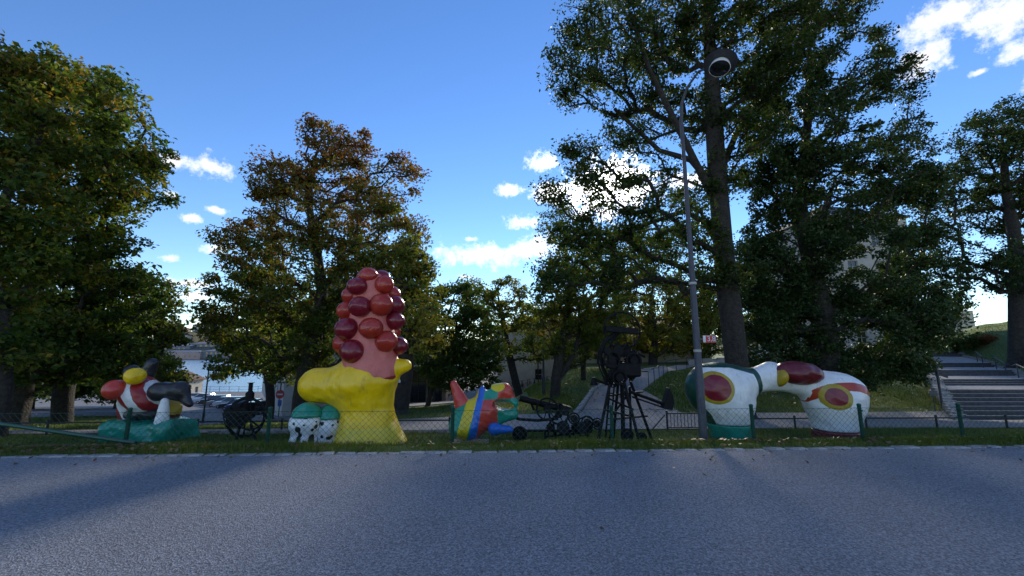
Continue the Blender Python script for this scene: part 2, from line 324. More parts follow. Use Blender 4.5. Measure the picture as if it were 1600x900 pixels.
# the staircase corridor, seen from above: left and right edges over Y
ST_Y = [16.2, 19.0, 20.6, 21.6, 24.2, 25.2, 28.2, 29.0, 33.0, 33.9]
ST_PY = [655, 608, 602, 592, 587, 578, 573.5, 567, 557, 549.5]
ST_L = [1512, 1478, 1474, 1470, 1459, 1457, 1453, 1452, 1449, 1448]
ST_R = [1660, 1640, 1625, 1612, 1588, 1578, 1556, 1543, 1503, 1490]
ST_pts = [(at(l, p, y)[0], at(r_, p, y)[0], y, at(1500, p, y)[2]) for l, r_, p, y in zip(ST_L, ST_R, ST_PY, ST_Y)]
_pa = np.array([p[0] for p in PROF])
_stl, _str, _stz = [np.array([q[i] for q in ST_pts]) for i in (0, 1, 3)]
def zg(X, Y):
    X = np.asarray(X, dtype=float); Y = np.asarray(Y, dtype=float); sh = np.broadcast(X, Y).shape
    X = np.broadcast_to(X, sh).ravel(); Y = np.broadcast_to(Y, sh).ravel()
    fade = np.clip((16-Y)/5, 0, 1); Ye = Y - SL*np.clip(X, -40, 40)*fade
    a = np.clip(X/np.maximum(Y, 1), -3, 3)
    Z = np.stack([np.interp(Ye, [q[0] for q in NEAR+p[1]], [q[1] for q in NEAR+p[1]]) for p in PROF])
    i = np.clip(np.searchsorted(_pa, a)-1, 0, len(_pa)-2); t = (a-_pa[i])/(_pa[i+1]-_pa[i]); t = t*t*(3-2*t)
    k = np.arange(len(a))
    z = Z[i, k]*(1-t) + Z[i+1, k]*t
    z = z + np.where(Y > 8, 1, 0)*0.05*np.sin(X*0.9+1)*np.sin(Y*0.7)*np.clip((Y-17)/8, 0, 1)
    out = np.maximum(np.maximum(np.interp(Y, ST_Y, _stl)-.35-X, X-np.interp(Y, ST_Y, _str)-.35), 0); zs = np.interp(Y, ST_Y, _stz)-.22
    k = (Y > 15.9) & (Y < 36); z = np.where(k & (X > 8), np.minimum(z, zs+out*.75), z)
    return z.reshape(sh) if sh else float(z[0])
def g(X, Y): return float(zg(X, Y))

def sheet(name, mat, u, v, fn, kind='structure', lift=0.0):
    """grid of u x v parameters mapped by fn -> X, Y; draped on the terrain"""
    U, Vv = np.meshgrid(u, v); X, Y = fn(U, Vv); Z = zg(X, Y)+lift
    P = np.stack([X, Y, Z], -1).reshape(-1, 3); n = len(u); m = len(v)
    I = np.arange(n*m).reshape(m, n)
    Fq = np.stack([I[:-1,:-1], I[:-1,1:], I[1:,1:], I[1:,:-1]], -1).reshape(-1, 4)
    o = link(name, fast_mesh(name, P, Fq, mat, True)); o['kind'] = kind
    return o
azs = np.concatenate([np.linspace(-3, -1.4, 12)[:-1], np.linspace(-1.4, 1.4, 150), np.linspace(1.4, 3, 12)[1:]])
ys = np.concatenate([np.linspace(0, 3.4, 45), np.linspace(3.6, 12, 40), np.linspace(12.5, 40, 50), np.linspace(41.5, 133, 40)])
def _gm(A, S):
    # near rows run parallel to the road, far rows fan out
    k = np.clip(S/8, 0, 1); Y0 = 6.6 + S; X = A*np.maximum(Y0, 12 + 0*Y0); return X, Y0 + SL*np.clip(X, -40, 40)*(1-k)
ground = sheet('ground', MATS['lawn'], azs, ys, _gm)
ground['label'] = 'grassy sloping ground under the trees and sculptures'

# road with its row of flush edging stones
xs = np.linspace(-70, 70, 141)
P = []; Fq = []
for i, x in enumerate(xs):
    for j, t in enumerate(np.linspace(0, 1, 12)): 
        y = -40 + (edge(x)-0.005+40)*t; P.append((x, y, 0.0))
for i in range(len(xs)-1):
    for j in range(11): a = i*12+j; Fq.append((a, a+12, a+13, a+1))
road = link('road', fast_mesh('road', P, Fq, MATS['road'])); tag(road, 'grey asphalt road with coarse chippings', kind='structure')
rnd = random.Random(4)
kerb = bpy.data.objects.new('kerb', None); COL.objects.link(kerb); tag(kerb, 'line of flush pale granite stones at the road edge', kind='structure')
kst = []
for k in range(6):
    w, d = 0.33+rnd.uniform(-.09,.10), 0.15+rnd.uniform(-.03,.03)
    me_o = MB().box((0,0,0), (w, d, 0.12)).build('edging_stone', MATS['granite'], None, bevel=0.014); kst.append((me_o.data, w)); bpy.data.objects.remove(me_o)
x = -14.0
while x < 17:
    me, w = kst[rnd.randrange(6)]; x += w/2+rnd.uniform(.008,.05)
    o = bpy.data.objects.new('edging_stone', me); COL.objects.link(o); o.parent = kerb
    o.location = (x, float(edge(x))+0.07+rnd.uniform(-.03,.022), -0.050+rnd.uniform(-.010,.012)); o.rotation_euler = (rnd.uniform(-.03,.03), rnd.uniform(-.02,.02), SL+rnd.uniform(-.06,.06)); x += w/2

# paths and streets
sheet('footpath', MATS['path'], np.linspace(-34, 24.5, 140), np.linspace(0, 1, 16),
      lambda U, V: (U, 12.5 + SL*U*0.7 + V*np.interp(U, [-34,-14,-7,-2,2,20,24.5], [1.6,1.7,2.0,3.6,4.3,4.2,4.2])), lift=0.03)
sheet('ramp_path', MATS['path'], np.linspace(0, 1, 6), np.linspace(0, 1, 50),
      lambda U, V: (np.interp(V, [0,.3,.7,1], [2.6,4.6,9.5,15.6]) + U*np.interp(V, [0,.3,1], [4.2,2.6,2.2]), 16.5 + V*22), lift=0.035)
def _ls(U, V):
    y0 = np.interp(U, [-1.25,-.85,-.6,-.3,-.02], [19.5,21,26,25,28]); Y = y0 + V*(104-y0); return U*Y, Y
sheet('lower_street', MATS['street'], np.linspace(-1.25, -0.02, 80), np.linspace(0, 1, 80), _ls, lift=0.05)
wv = MB(); wv.box((0, 420, -10.45), (2400, 640, 0.1))
m = material('water', (0.10, 0.16, 0.24), 0.25, var=0.1, scale=0.05, bump=0.25, bscale=0.6, bdist=0.3, spec=0.7)
tag(wv.build('water', m), kind='structure', label='pale blue harbour water below the parking lot')

# ------------------------------------------------------------------ grass, litter
def blades(name, X, Y, h, w, seed, mat='grass', label=None, flat=False, lift=0.0, zf=None):
    r = np.random.default_rng(seed); n = len(X); Z = (zg(X, Y) if zf is None else zf(X, Y)) + lift
    h = h*(.72+.5*np.abs(np.sin(X*2.3+np.sin(Y*3+X*.7)*1.5))+.35*np.sin(X*.8+1.3*np.sin(X*.31)))
    th = r.uniform(0, 2*PI, n); ca, sa = np.cos(th), np.sin(th); H = h*r.uniform(.5, 1.3, n); W = w*r.uniform(.6, 1.3, n)
    if flat:      # fallen leaves: small curled quads lying about
        t1 = r.normal(0, .35, n); t2 = r.normal(0, .35, n)
        c = np.stack([X, Y, Z + 0.012 + r.uniform(0, .02, n)], -1)
        a = np.stack([ca, sa, t1], -1)*W[:,None]; b = np.stack([-sa, ca, t2], -1)*W[:,None]*.65
        V = np.stack([c-a, c-b*1.0, c+a, c+b], 1).reshape(-1, 3); Fq = np.arange(4*n).reshape(-1, 4); k = 4
    else:
        lean = r.normal(0, .35, (n, 2))*H[:,None]
        c = np.stack([X, Y, Z-0.01], -1); a = np.stack([ca, sa, 0*ca], -1)*(W/2)[:,None]
        V = np.stack([c-a, c+a, c+np.stack([lean[:,0], lean[:,1], H], -1)], 1).reshape(-1, 3); Fq = np.arange(3*n).reshape(-1, 3); k = 3
    pn = np.sin(X*1.3+np.sin(Y*2.1)*2)*.5+np.sin(X*.37+2)*.5
    t = np.clip(r.normal(.45, .22, n)+.12*pn, 0, 1)
    o = link(name, fast_mesh(name, V, Fq, MATS[mat], False, {'tint': np.repeat(t, k)})); tag(o, label, kind='stuff'); return o
R = np.random.default_rng(11)
n = 95000; X = R.uniform(-13.5, 15, n); Y = edge(X)+0.10+np.abs(R.normal(0, 1, n))*0.0+R.beta(1.1, 1.8, n)*2.6
blades('grass', X, Y, 0.085, 0.012, 1, label='ragged grass verge along the road edge')
n = 60000; X = R.uniform(-16, 16, n); Y = 9.2+R.uniform(0, 3.1, n)+SL*X
blades('grass', X, Y, 0.085, 0.016, 2, label='trodden lawn round the sculptures')
n = 120000; X = R.uniform(1, 30, n); Y = 16.6+R.uniform(0, 1, n)**1.3*20
def in_ramp(X, Y):
    V = (Y-16.5)/22; xl = np.interp(V, [0,.3,.7,1], [2.6,4.6,9.5,15.6]); return (X > xl-.1) & (X < xl+np.interp(V, [0,.3,1], [4.2,2.6,2.2])+.1) & (V > 0) & (V < 1)
def in_path(X, Y):
    y0 = 12.5+SL*X*.7; return (Y > y0-.02) & (Y < y0+np.interp(X, [-34,-14,-7,-2,2,20,24.5], [1.6,1.7,2.0,3.6,4.3,4.2,4.2])+.03) & (X < 24.5)
def in_stair(X, Y): return (X > np.interp(Y, ST_Y, [q[0] for q in ST_pts])-.4) & (X < np.interp(Y, ST_Y, [q[1] for q in ST_pts])+.4) & (Y > 15.8) & (Y < 34.5)
k = ~(in_ramp(X, Y) | in_path(X, Y) | in_stair(X, Y)); blades('grass', X[k], Y[k], 0.10, 0.028, 3, label='mown grass on the rounded bank beside the ramp')
n = 40000; X = R.uniform(22, 62, n); Y = R.uniform(17, 46, n)
k = (X/Y > 1.04) & ~in_stair(X, Y) & ~in_path(X, Y); blades('grass', X[k], Y[k], 0.12, 0.035, 5, label='bright grass on the hillside beside the stairs')
n = 45000; X = R.uniform(-24, 3, n); Y = 13.8+R.uniform(0, 9, n)
k = ~in_path(X, Y) & (Y < np.interp(X/Y, [-1.25,-.85,-.6,-.3,-.02], [19.5,21,26,25,28])); blades('grass', X[k], Y[k], 0.09, 0.025, 6, label='strip of grass between footpath and lower street')
n = 1500; X = np.concatenate([R.uniform(-13, 15, 700), R.normal(-6.6, 1.2, 450), R.normal(4.5, 2, 350)]); Y = edge(X)+0.1+R.beta(1.0, 2.0, n)*1.4
blades('fallen_leaves', X, Y, 0, 0.036, 7, 'litter', 'brown fallen leaves strewn over the verge', True, lift=0.045)
n = 900; X = R.uniform(2, 20, n); Y = 17+R.uniform(0, 10, n); k = ~in_stair(X, Y)
blades('fallen_leaves', X[k], Y[k], 0, 0.06, 8, 'litter', 'scattered fallen leaves on the bank under the trees', True, lift=0.06)
n = 130; X = R.uniform(-9, 10, n); Y = edge(X)-0.02-np.abs(R.normal(0, .5, n))**1.5*1.3
blades('fallen_leaves', X, Y, 0, 0.03, 9, 'litter', 'a few dry leaves blown onto the asphalt', True, zf=lambda X, Y: 0*X-0.006)

# ------------------------------------------------------------------ trees
def leaves_mesh(name, C, size, seed, mat, tint, droop=0.25, aspect=0.55):
    r = np.random.default_rng(seed); n = len(C)
    nrm = r.normal(0, 1, (n, 3)); nrm[:,2] = np.abs(nrm[:,2])*1.1+.25; nrm /= np.linalg.norm(nrm, axis=1, keepdims=True)
    d = r.normal(0, 1, (n, 3)); d[:,2] -= droop; d -= nrm*(d*nrm).sum(1, keepdims=True); d /= np.linalg.norm(d, axis=1, keepdims=True)
    s = np.cross(nrm, d); S = size*r.lognormal(-.03, .24, n)[:,None]; W = S*aspect*.5
    fold = nrm*S*r.uniform(.02, .16, n)[:,None]
    V = np.stack([C-d*S*.5, C+s*W-d*S*.05+fold, C+d*S*.5-nrm*S*.08, C-s*W-d*S*.05+fold], 1).reshape(-1, 3)
    I = np.arange(4*n).reshape(-1, 4)
    T = np.concatenate([I[:,[0,1,2]], I[:,[0,2,3]]])
    return fast_mesh(name, V, T, mat, False, {'tint': np.repeat(tint, 4)})
TREES = {}
def tree(name, label, px, D, lobes, mat, leaf=0.16, lai=3.0, seed=1, tr=0.3, top=None, base=None, lean=None, cl=0.5, flat=0.6, tintc=0.45, tintv=0.18,
         topbrown=0.0, rightyellow=0.0, fork=None, depth=1.0, group=None, shell=0.45, trunk=True, droop=0.25):
    rg = np.random.default_rng(seed); s = D/F_PX
    bx = at(px, 600, D)[0]; by = D
    if base is None: base = g(bx, by)
    L3 = []
    for lb in lobes:
        x, y, rx, ry = lb[:4]; dd = lb[4] if len(lb) > 4 else rg.normal(0, .22)*np.mean([l[2] for l in lobes])*s*1.6
        c = at(x, y, D+dd); k = (D+dd)/D; L3.append((c, np.array([rx*s*k, max(rx, ry)*s*depth*.8, ry*s*k])))
    area = sum(l[2]*l[3]*PI for l in lobes)                          # px^2 of the crown as seen
    nl = int(1.1*lai*area/(0.22*(leaf/s)**2)); nl = min(nl, 150000)
    vol = np.array([np.prod(r_)**(2/3) for _, r_ in L3]); vol /= vol.sum()
    nc = int(np.clip(sum(l[2]*l[3]*PI for l in lobes)*s*s/(cl*cl*0.55), 24, 1300))
    which = rg.choice(len(L3), nc, p=vol)
    dirs = rg.normal(0, 1, (nc, 3)); dirs /= np.linalg.norm(dirs, axis=1, keepdims=True)
    rad = shell + (1.0-shell)*rg.uniform(0, 1, nc)**.6 + np.where(rg.uniform(0, 1, nc) < .16, rg.uniform(.05, .26, nc), 0)
    CC = np.array([L3[w][0] for w in which]); RR = np.array([L3[w][1] for w in which])
    C = CC + dirs*RR*rad[:,None]
    C = C[C[:,2] > base+(0.7 if trunk else 0.08)]; nc = len(C)
    # trunk line
    ctr = np.average([c for c, _ in L3], axis=0, weights=vol); topz = max(c[2]+r_[2]*.45 for c, r_ in L3)
    tp = np.array([ctr[0]*.65+bx*.35, ctr[1]*.6+by*.4, topz]) if top is None else np.array(top)
    nT = 12; trunk_pts = []
    if lean is not None:
        kp = np.array([[bx, by, base-.15]] + [list(at(a, b, D)) for a, b in lean]); 
        tt = np.linspace(0, len(kp)-1, nT)
        trunk_pts = [np.array([np.interp(t, range(len(kp)), kp[:,j]) for j in range(3)]) for t in tt]
    else:
        for i in range(nT):
            t = i/(nT-1); trunk_pts.append(np.array([bx, by, base-.15])*(1-t) + tp*t + np.array([math.sin(t*7+seed)*.032, math.cos(t*6+seed)*.032, 0])*(tp[2]-base)*min(t*2.2, 1))
    nodes = [p for p in trunk_pts]; par = [-1]+list(range(nT-1)); istr = [True]*nT; cnt = [0.0]*nT
    ax = np.array(trunk_pts); order = np.argsort(np.min(np.linalg.norm(C[:,None]-ax[None], axis=2), axis=1))
    minz = min(c[2]-r_[2] for c, r_ in L3); start_i = 2
    for i in range(nT):
        if nodes[i][2] > max(minz, base+ (tp[2]-base)*.12): start_i = max(1, i); break
    NA = np.zeros((nT+nc*3+5, 3)); NA[:nT] = nodes; N = nT; tips = []
    PEN = np.zeros(len(NA)); PEN[:start_i] = 1e3
    plen = np.zeros(len(NA)); plen[:nT] = np.linspace(0, np.linalg.norm(tp-trunk_pts[0]), nT)*.6
    for ci in order:
        c = C[ci]; v = c-NA[:N]; d = np.linalg.norm(v, axis=1); up = -v[:,2]/np.maximum(d, 1e-6)   # positive if node is above the cluster
        cost = d*(1+.9*np.clip(up+.1, 0, 1)) + .22*plen[:N] + PEN[:N]
        j = int(np.argmin(cost)); p = NA[j].copy(); prev = j; dist = d[j]; ns = 2 if dist > cl*.8 else 1
        for q in range(1, ns+1):
            t = q/ns; pt = p+(c-p)*t
            if q < ns: pt = pt + rg.normal(0, .07, 3)*dist + np.array([0, 0, .08*dist])
            NA[N] = pt; par.append(prev); plen[N] = plen[prev]+dist/ns; prev = N; N += 1
        tips.append(prev)
    cntA = np.zeros(N); 
    for t in tips: cntA[t] += 1
    for i in range(N-1, nT-1, -1): cntA[par[i]] += cntA[i]
    for i in range(nT-1, 0, -1): cntA[i-1] += cntA[i]
    rr = .010 + (tr-.010)*(cntA/max(cntA[0], 1))**.52
    root = empty(name, (bx, by, base), label, 'tree', group)
    if trunk:
        mb = MB(); fl = [rr[i]*(1.0) for i in range(nT)]
        for i in range(nT): fl[i] = max(rr[i], .025)
        pts = [nodes[0], nodes[0]+(nodes[1]-nodes[0])*.12, nodes[0]+(nodes[1]-nodes[0])*.35]+nodes[1:]; rs = [tr*1.5, tr*1.16, tr*1.02]+fl[1:]
        mb.tube(pts, rs, 14)
        if fork: 
            for fk in fork: 
                q = [at(a, b, D+dz) for a, b, dz in fk[0]]; m_ = len(q); mb.tube(q, [fk[1]*(1-.55*i/(m_-1)) for i in range(m_)], 9)
        mb.build('trunk', MATS['bark'], root, smooth=True)
    br = MB()
    for i in range(nT, N):
        a, b = NA[par[i]], NA[i]; r0 = min(rr[par[i]], rr[i]*1.5); n_ = 7 if r0 > .06 else (5 if r0 > .025 else 3)
        if np.linalg.norm(a-b) > 1e-4: br.tube([a, b], [r0, rr[i]], n_, cap=False)
    br.build('branches', MATS['bark'], root, smooth=True)['kind'] = 'stuff'
    # leaves: sprays round the clusters, also along the twigs that reach them
    per = rg.choice(nc, nl, p=np.full(nc, 1/nc)); tipn = np.array([par[t] for t in tips]); inv = np.argsort(order)
    back = NA[tipn][inv[per]] if nc else C[per]
    t = rg.uniform(0, 1, nl)[:,None]**2*.75
    cr = cl*rg.uniform(.5, 1.35, nc)[per][:,None]
    off = rg.normal(0, 1, (nl, 3)); off /= np.maximum(np.linalg.norm(off, axis=1, keepdims=True), 1e-6); off *= rg.uniform(0, 1, nl)[:,None]**.5
    off[:,2] *= flat
    LC = C[per]*(1-t)+back*t + off*cr*1.05
    LC = LC[LC[:,2] > base+(.35 if trunk else .02)]; per = per[:len(LC)]
    tint = tintc + rg.normal(0, tintv*.7, nc)[per[:len(LC)]] + rg.normal(0, tintv, len(LC))
    zr = (LC[:,2]-LC[:,2].min())/max(np.ptp(LC[:,2]), .1); xr = (LC[:,0]-LC[:,0].min())/max(np.ptp(LC[:,0]), .1)
    tint = tint + topbrown*(zr-.5) + rightyellow*(xr-.5)
    me = leaves_mesh('crown', LC, leaf, seed+50, MATS[mat], np.clip(tint, 0, 1), droop)
    link('crown', me, root)
    TREES[label] = (nl, nc)
    return root
T = tree
T('chestnut_tree', 'tall chestnut cut by the left frame edge, its crown nearest the road', 14, 11.2, [(-60,230,130,170),(40,190,85,120),(10,330,90,120),(60,110,60,50,.3),(-90,90,120,70),(0,420,100,90),(0,530,70,70),(-60,500,80,80)], 'leaf_chestnut', .165, 2.6, 1, .15, cl=.55, tintc=.52, topbrown=.25)
T('chestnut_tree', 'green chestnut with a thick dark trunk behind the left end of the green brace', 30, 15.2, [(110,180,80,95),(160,150,50,45),(130,290,95,100),(205,225,50,80),(215,300,45,50),(70,430,110,90),(170,400,50,60)], 'leaf_chestnut', .165, 3.0, 2, .40, cl=.6, tintc=.5, topbrown=.3)
T('chestnut_tree', 'low-branched dark chestnut standing left of the striped sculpture', 108, 16.5, [(130,480,95,80),(70,540,110,60),(190,470,60,65),(165,560,60,45),(20,560,80,60)], 'leaf_mid', .20, 3.4, 3, .32, cl=.6, tintc=.25)
T('maple_tree', 'small olive tree between the dark chestnuts and the harbour view', 245, 23, [(235,470,45,45),(215,520,60,50),(255,535,28,40),(205,585,55,30),(255,585,35,25)], 'leaf_mid', .20, 3.2, 4, .18, cl=.55, tintc=.66)
T('chestnut_tree', 'broad russet-topped chestnut rising behind the yellow and coral sculpture', 474, 19.5, [(530,228,58,50),(430,278,48,40),(620,285,42,48),(500,320,105,75),(395,375,60,52),(385,470,62,80),(600,380,75,75),(480,440,110,90),(360,545,42,50),(440,550,80,50),(560,500,90,60),(345,500,30,40),(600,450,85,70),(540,560,80,35)], 'leaf_autumn', .165, 2.4, 5, .42, cl=.6, tintc=.45, topbrown=.75, rightyellow=-.05)
T('chestnut_tree', 'yellowing tree with a dark trunk just right of the yellow sculpture', 626, 17, [(650,470,42,75),(620,420,50,50),(672,520,24,50),(590,520,70,50),(655,400,30,40)], 'leaf_yellow', .18, 2.8, 6, .36, cl=.5, tintc=.5, rightyellow=.3)
T('lime_tree', 'dark green round tree with a thin trunk behind the multicoloured sculpture', 668, 25, [(715,480,48,45),(690,540,55,50),(740,530,45,60),(720,580,60,30),(765,570,30,30)], 'leaf_mid', .20, 3.2, 7, .15, cl=.55, tintc=.35)
T('ash_tree', 'leaning open tree in front of the cream building corner', 812, 34, [(790,460,36,30),(765,500,34,34),(815,490,28,34),(835,545,26,26),(775,545,30,25),(740,470,28,35)], 'leaf_yellow', .24, 2.0, 8, .32, lean=[(803,585),(792,540),(786,500),(778,462)], cl=.7, tintc=.45)
T('lime_tree', 'forked tree on the grass bank behind the cannon-like machine', 866, 22.5, [(880,450,42,55),(852,530,36,34),(915,470,45,60),(905,530,45,34),(945,500,40,45),(850,470,28,30)], 'leaf_yellow', .18, 2.2, 9, .27, lean=[(869,590),(876,545),(885,500),(890,440)], fork=[([(871,592,0),(885,575,0),(900,545,0),(908,500,0.2)], .2)], cl=.5, tintc=.25)
T('lime_tree', 'slim young tree uphill of the forked tree beside the ramp', 912, 28, [(915,540,36,26),(930,510,34,30),(895,560,20,15)], 'leaf_mid', .20, 2.4, 10, .17, cl=.5, tintc=.5)
T('maple_tree', 'sunlit yellowish tree at the top of the ramp, behind the tall machine', 1022, 40, [(1015,470,60,48),(975,505,48,45),(1065,500,50,45),(1030,530,60,25),(1085,540,30,25)], 'leaf_yellow', .26, 2.2, 12, .42, cl=.75, tintc=.55)
T('maple_tree', 'tall tree added behind the crown of the big oak to shade the road', 958, 44, [(872,352,30,42),(905,400,50,50),(970,400,70,50),(1040,390,70,60),(1060,330,40,40)], 'leaf_mid', .28, 1.5, 13, .4, cl=.9, tintc=.5)  # added tree, its lobes placed behind the oak to block sun from the road
OAK = [(865,300,30,26),(860,100,26,30),(870,440,36,30),(1220,100,70,60),(1200,20,70,50),(1280,-40,90,50),(1060,20,70,50),(1150,150,60,50),(905,50,50,60),(975,30,80,60),(900,130,45,45),(960,110,70,60),(1040,90,70,80),(1000,190,75,55),(1110,40,80,60),(1080,170,60,60),(905,240,38,30),(965,245,55,30),(930,300,40,24),(985,285,35,28),(915,275,30,24),(950,325,40,22),(1000,330,40,24),(1040,290,55,45),(875,340,46,40),(940,370,70,46),(1020,390,80,44),(1090,360,60,50),(890,415,45,30),(960,430,60,28),(1180,110,80,70),(1240,40,80,50),(1170,210,60,55),(1120,280,45,40),(1100,440,60,30),(1000,-60,160,60),(1180,-70,140,60)]
T('oak_tree', 'huge spreading oak with bare limbs showing, behind the street lamp', 1156, 15.8, OAK, 'leaf_oak', .145, 1.75, 14, .41, lean=[(1146,520),(1134,430),(1126,340),(1118,240),(1112,120),(1104,0),(1090,-120)], fork=[([(1132,400,0),(1105,350,.4),(1070,330,.6),(1010,350,.8),(930,390,1)], .15),([(1126,330,0),(1095,270,-.3),(1060,200,-.5),(1015,110,-.8),(985,20,-1)], .17),([(1121,280,0),(1150,210,.3),(1200,140,.5),(1260,70,.8)], .15),([(1123,300,0),(1080,250,.4),(1030,235,.8),(960,170,1)], .16),([(1138,455,0),(1090,445,.4),(1030,440,.8),(960,445,1)], .12)], cl=.6, tintc=.42, shell=.2)
T('elm_tree', 'dense dark elm with branches sweeping to the ground behind the white arch sculpture', 1290, 18.5, [(1270,200,85,70),(1330,110,75,65),(1395,130,48,55),(1300,300,110,80),(1385,260,60,70),(1250,400,85,80),(1340,410,105,90),(1260,500,85,70),(1350,510,95,70),(1420,340,40,60),(1420,450,38,60),(1230,290,60,60),(1330,570,80,30),(1290,20,70,50),(1220,560,50,40),(1430,200,22,30),(1195,430,50,60),(1185,350,45,50),(1200,500,55,50),(1425,520,40,50),(1190,250,50,60),(1400,60,30,40),(1230,130,70,70),(1440,290,25,40),(1445,400,28,50),(1440,480,35,40),(1400,560,60,35),(1180,400,40,40),(1175,470,35,40),(1470,500,30,25)], 'leaf_dark', .15, 3.2, 15, .5, cl=.5, tintc=.4, flat=.75)
T('elm_tree', 'leaning tree on the right-hand hillside above the stairs', 1594, 26, [(1545,215,52,48),(1595,190,60,48),(1510,300,52,50),(1475,390,42,48),(1570,320,58,60),(1535,420,55,34),(1455,300,30,40),(1610,420,60,50),(1640,260,70,80),(1480,460,30,20)], 'leaf_dark', .19, 2.0, 16, .42, lean=[(1590,420),(1584,360),(1572,300),(1566,220)], cl=.6, tintc=.5, base=None)
T('lime_tree', 'thin-leaved sapling at the head of the stairs', 1465, 37, [(1468,500,22,24),(1478,475,16,16),(1455,480,18,18),(1495,490,16,14),(1510,478,14,10)], 'leaf_mid', .22, 2.2, 17, .13, cl=.5, tintc=.6)
T('chestnut_tree', 'shady tree far back beside the lower street at the left edge', 50, 31, [(40,500,90,60),(-40,520,90,70),(120,510,70,55),(80,590,90,30),(-20,590,80,30)], 'leaf_mid', .26, 2.8, 18, .35, cl=.8, tintc=.35)
T('chestnut_tree', 'dark tree behind the striped sculpture, hiding the street', 190, 33, [(190,540,60,50),(150,560,60,50),(235,590,45,30),(190,600,70,28)], 'leaf_mid', .26, 3.0, 19, .3, cl=.8, tintc=.4)
T('maple_tree', 'tree standing between the harbour gap and the arched-window building', 425, 31, [(410,520,60,55),(370,560,40,35),(450,560,50,40),(440,490,60,60)], 'leaf_mid', .24, 2.8, 20, .3, cl=.7, tintc=.3)
T('lime_tree', 'tree by the cream building, above the bicycles', 885, 40, [(860,510,40,36),(900,495,45,40),(940,515,40,34),(830,505,24,26)], 'leaf_autumn', .26, 2.2, 21, .26, cl=.7, tintc=.5)
T('maple_tree', 'pale leafy tree behind the top of the oak trunk', 1098, 46, [(1095,490,50,50),(1130,520,50,45),(1060,470,50,40),(1160,470,50,60)], 'leaf_mid', .30, 2.2, 22, .4, cl=.9, tintc=.55)
def bush(label, px, D, lobes, mat, seed, leaf=.12, lai=3.0, tintc=.5):
    zb = min(at(l[0], l[1]+l[3], D)[2] for l in lobes)
    o = tree('shrub', label, px, D, lobes, mat, leaf, lai, seed, .05, base=zb, cl=.3, flat=.8, tintc=tintc, shell=.1, trunk=False); o['category'] = 'shrub'; return o
bush('reddish shrub on the hillside right of the stairs', 1545, 33, [(1545,533,26,12),(1560,530,14,9)], 'leaf_red', 31, .14)
bush('dark green shrub beside the top flight of the stairs', 1505, 33, [(1505,533,26,16),(1488,540,14,12)], 'leaf_mid', 32, .14, tintc=.4)
bush('leafy shrub on the bank under the oak, right of the trunk', 1215, 24, [(1205,572,40,14),(1240,575,30,12)], 'leaf_dark', 33, .13)

# ------------------------------------------------------------------ buildings
def facade(origin, ux, w, h, openings, depth=0.18):
    """wall panel with real openings: origin lower-left corner, ux unit direction along the wall (outside is to the right of ux seen from above, i.e. normal = ux x z)"""
    ux = Vector(ux).normalized(); uz = Vector((0,0,1)); nn = ux.cross(uz); o = Vector([float(v) for v in origin]); mb = MB()
    xs_ = sorted({0.0, w, *[v for q in openings for v in (q[0], q[1])]}); zs_ = sorted({0.0, h, *[v for q in openings for v in (q[2], q[3])]})
    def P(a, b, d=0): return o+ux*a+uz*b-nn*d
    for i in range(len(xs_)-1):
        for j in range(len(zs_)-1):
            cx, cz = (xs_[i]+xs_[i+1])/2, (zs_[j]+zs_[j+1])/2
            if any(q[0] < cx < q[1] and q[2] < cz < q[3] for q in openings): continue
            mb.add([P(xs_[i],zs_[j]), P(xs_[i+1],zs_[j]), P(xs_[i+1],zs_[j+1]), P(xs_[i],zs_[j+1])], [(0,1,2,3)])
    for (a, b, c, d) in openings:
        for q in ((P(a,c),P(a,d),P(a,d,depth),P(a,c,depth)), (P(b,d),P(b,c),P(b,c,depth),P(b,d,depth)), (P(a,d),P(b,d),P(b,d,depth),P(a,d,depth)), (P(b,c),P(a,c),P(a,c,depth),P(b,c,depth))): mb.add(q, [(0,1,2,3)])
    return mb, P, nn
def mesh_plain(mb, name, mat, parent):
    me = bpy.data.meshes.new(name); me.from_pydata(mb.v, [], mb.f); me.update(); me.materials.append(mat); return link(name, me, parent)
def window(P, nn, q, parent, frame='trim', bars=(1, 1), depth=0.14, sill=True, arch=False):
    a, b, c, d = q; t = 0.07; f = MB(); ux = (P(1,0)-P(0,0)); rz = math.atan2(ux.y, ux.x)
    def bar(x0, x1, z0, z1, dd=depth): f.box((P((x0+x1)/2, (z0+z1)/2, dd)), (x1-x0, .06, z1-z0), rz)
    bar(a, a+t, c, d); bar(b-t, b, c, d); bar(a+t, b-t, c, c+t); bar(a+t, b-t, d-t, d)
    for k in range(1, bars[0]+1): xm = a+(b-a)*k/(bars[0]+1); bar(xm-.025, xm+.025, c+t, d-t)
    for k in range(1, bars[1]+1): zm = c+(d-c)*k/(bars[1]+1); bar(a+t, b-t, zm-.02, zm+.02, depth+.004)
    if arch:     # masonry in the upper corners gives the round head
        w2 = (b-a)/2; n = 6
        for s in (-1, 1):
            pts = [(a if s < 0 else b, d-w2)] + [((a+b)/2+s*w2*math.cos(PI/2*k/n), d-w2+w2*math.sin(PI/2*k/n)) for k in range(n+1)] + [(a if s < 0 else b, d)]
            f.prism([P(x, z, depth-.05) for x, z in pts[1:]], None, -nn*.03)
    w = f.build('window', MATS[frame], parent)
    g_ = MB().add([P(a+t,c+t,depth+.03), P(b-t,c+t,depth+.03), P(b-t,d-t,depth+.03), P(a+t,d-t,depth+.03)], [(0,1,2,3)]); mesh_plain(g_, 'pane', MATS['glass_dark'], w)
    if sill: MB().box(P((a+b)/2, c-.04, -.04), (b-a+.16, .2, .07), rz).build('sill', MATS['trim'], w)
    return w
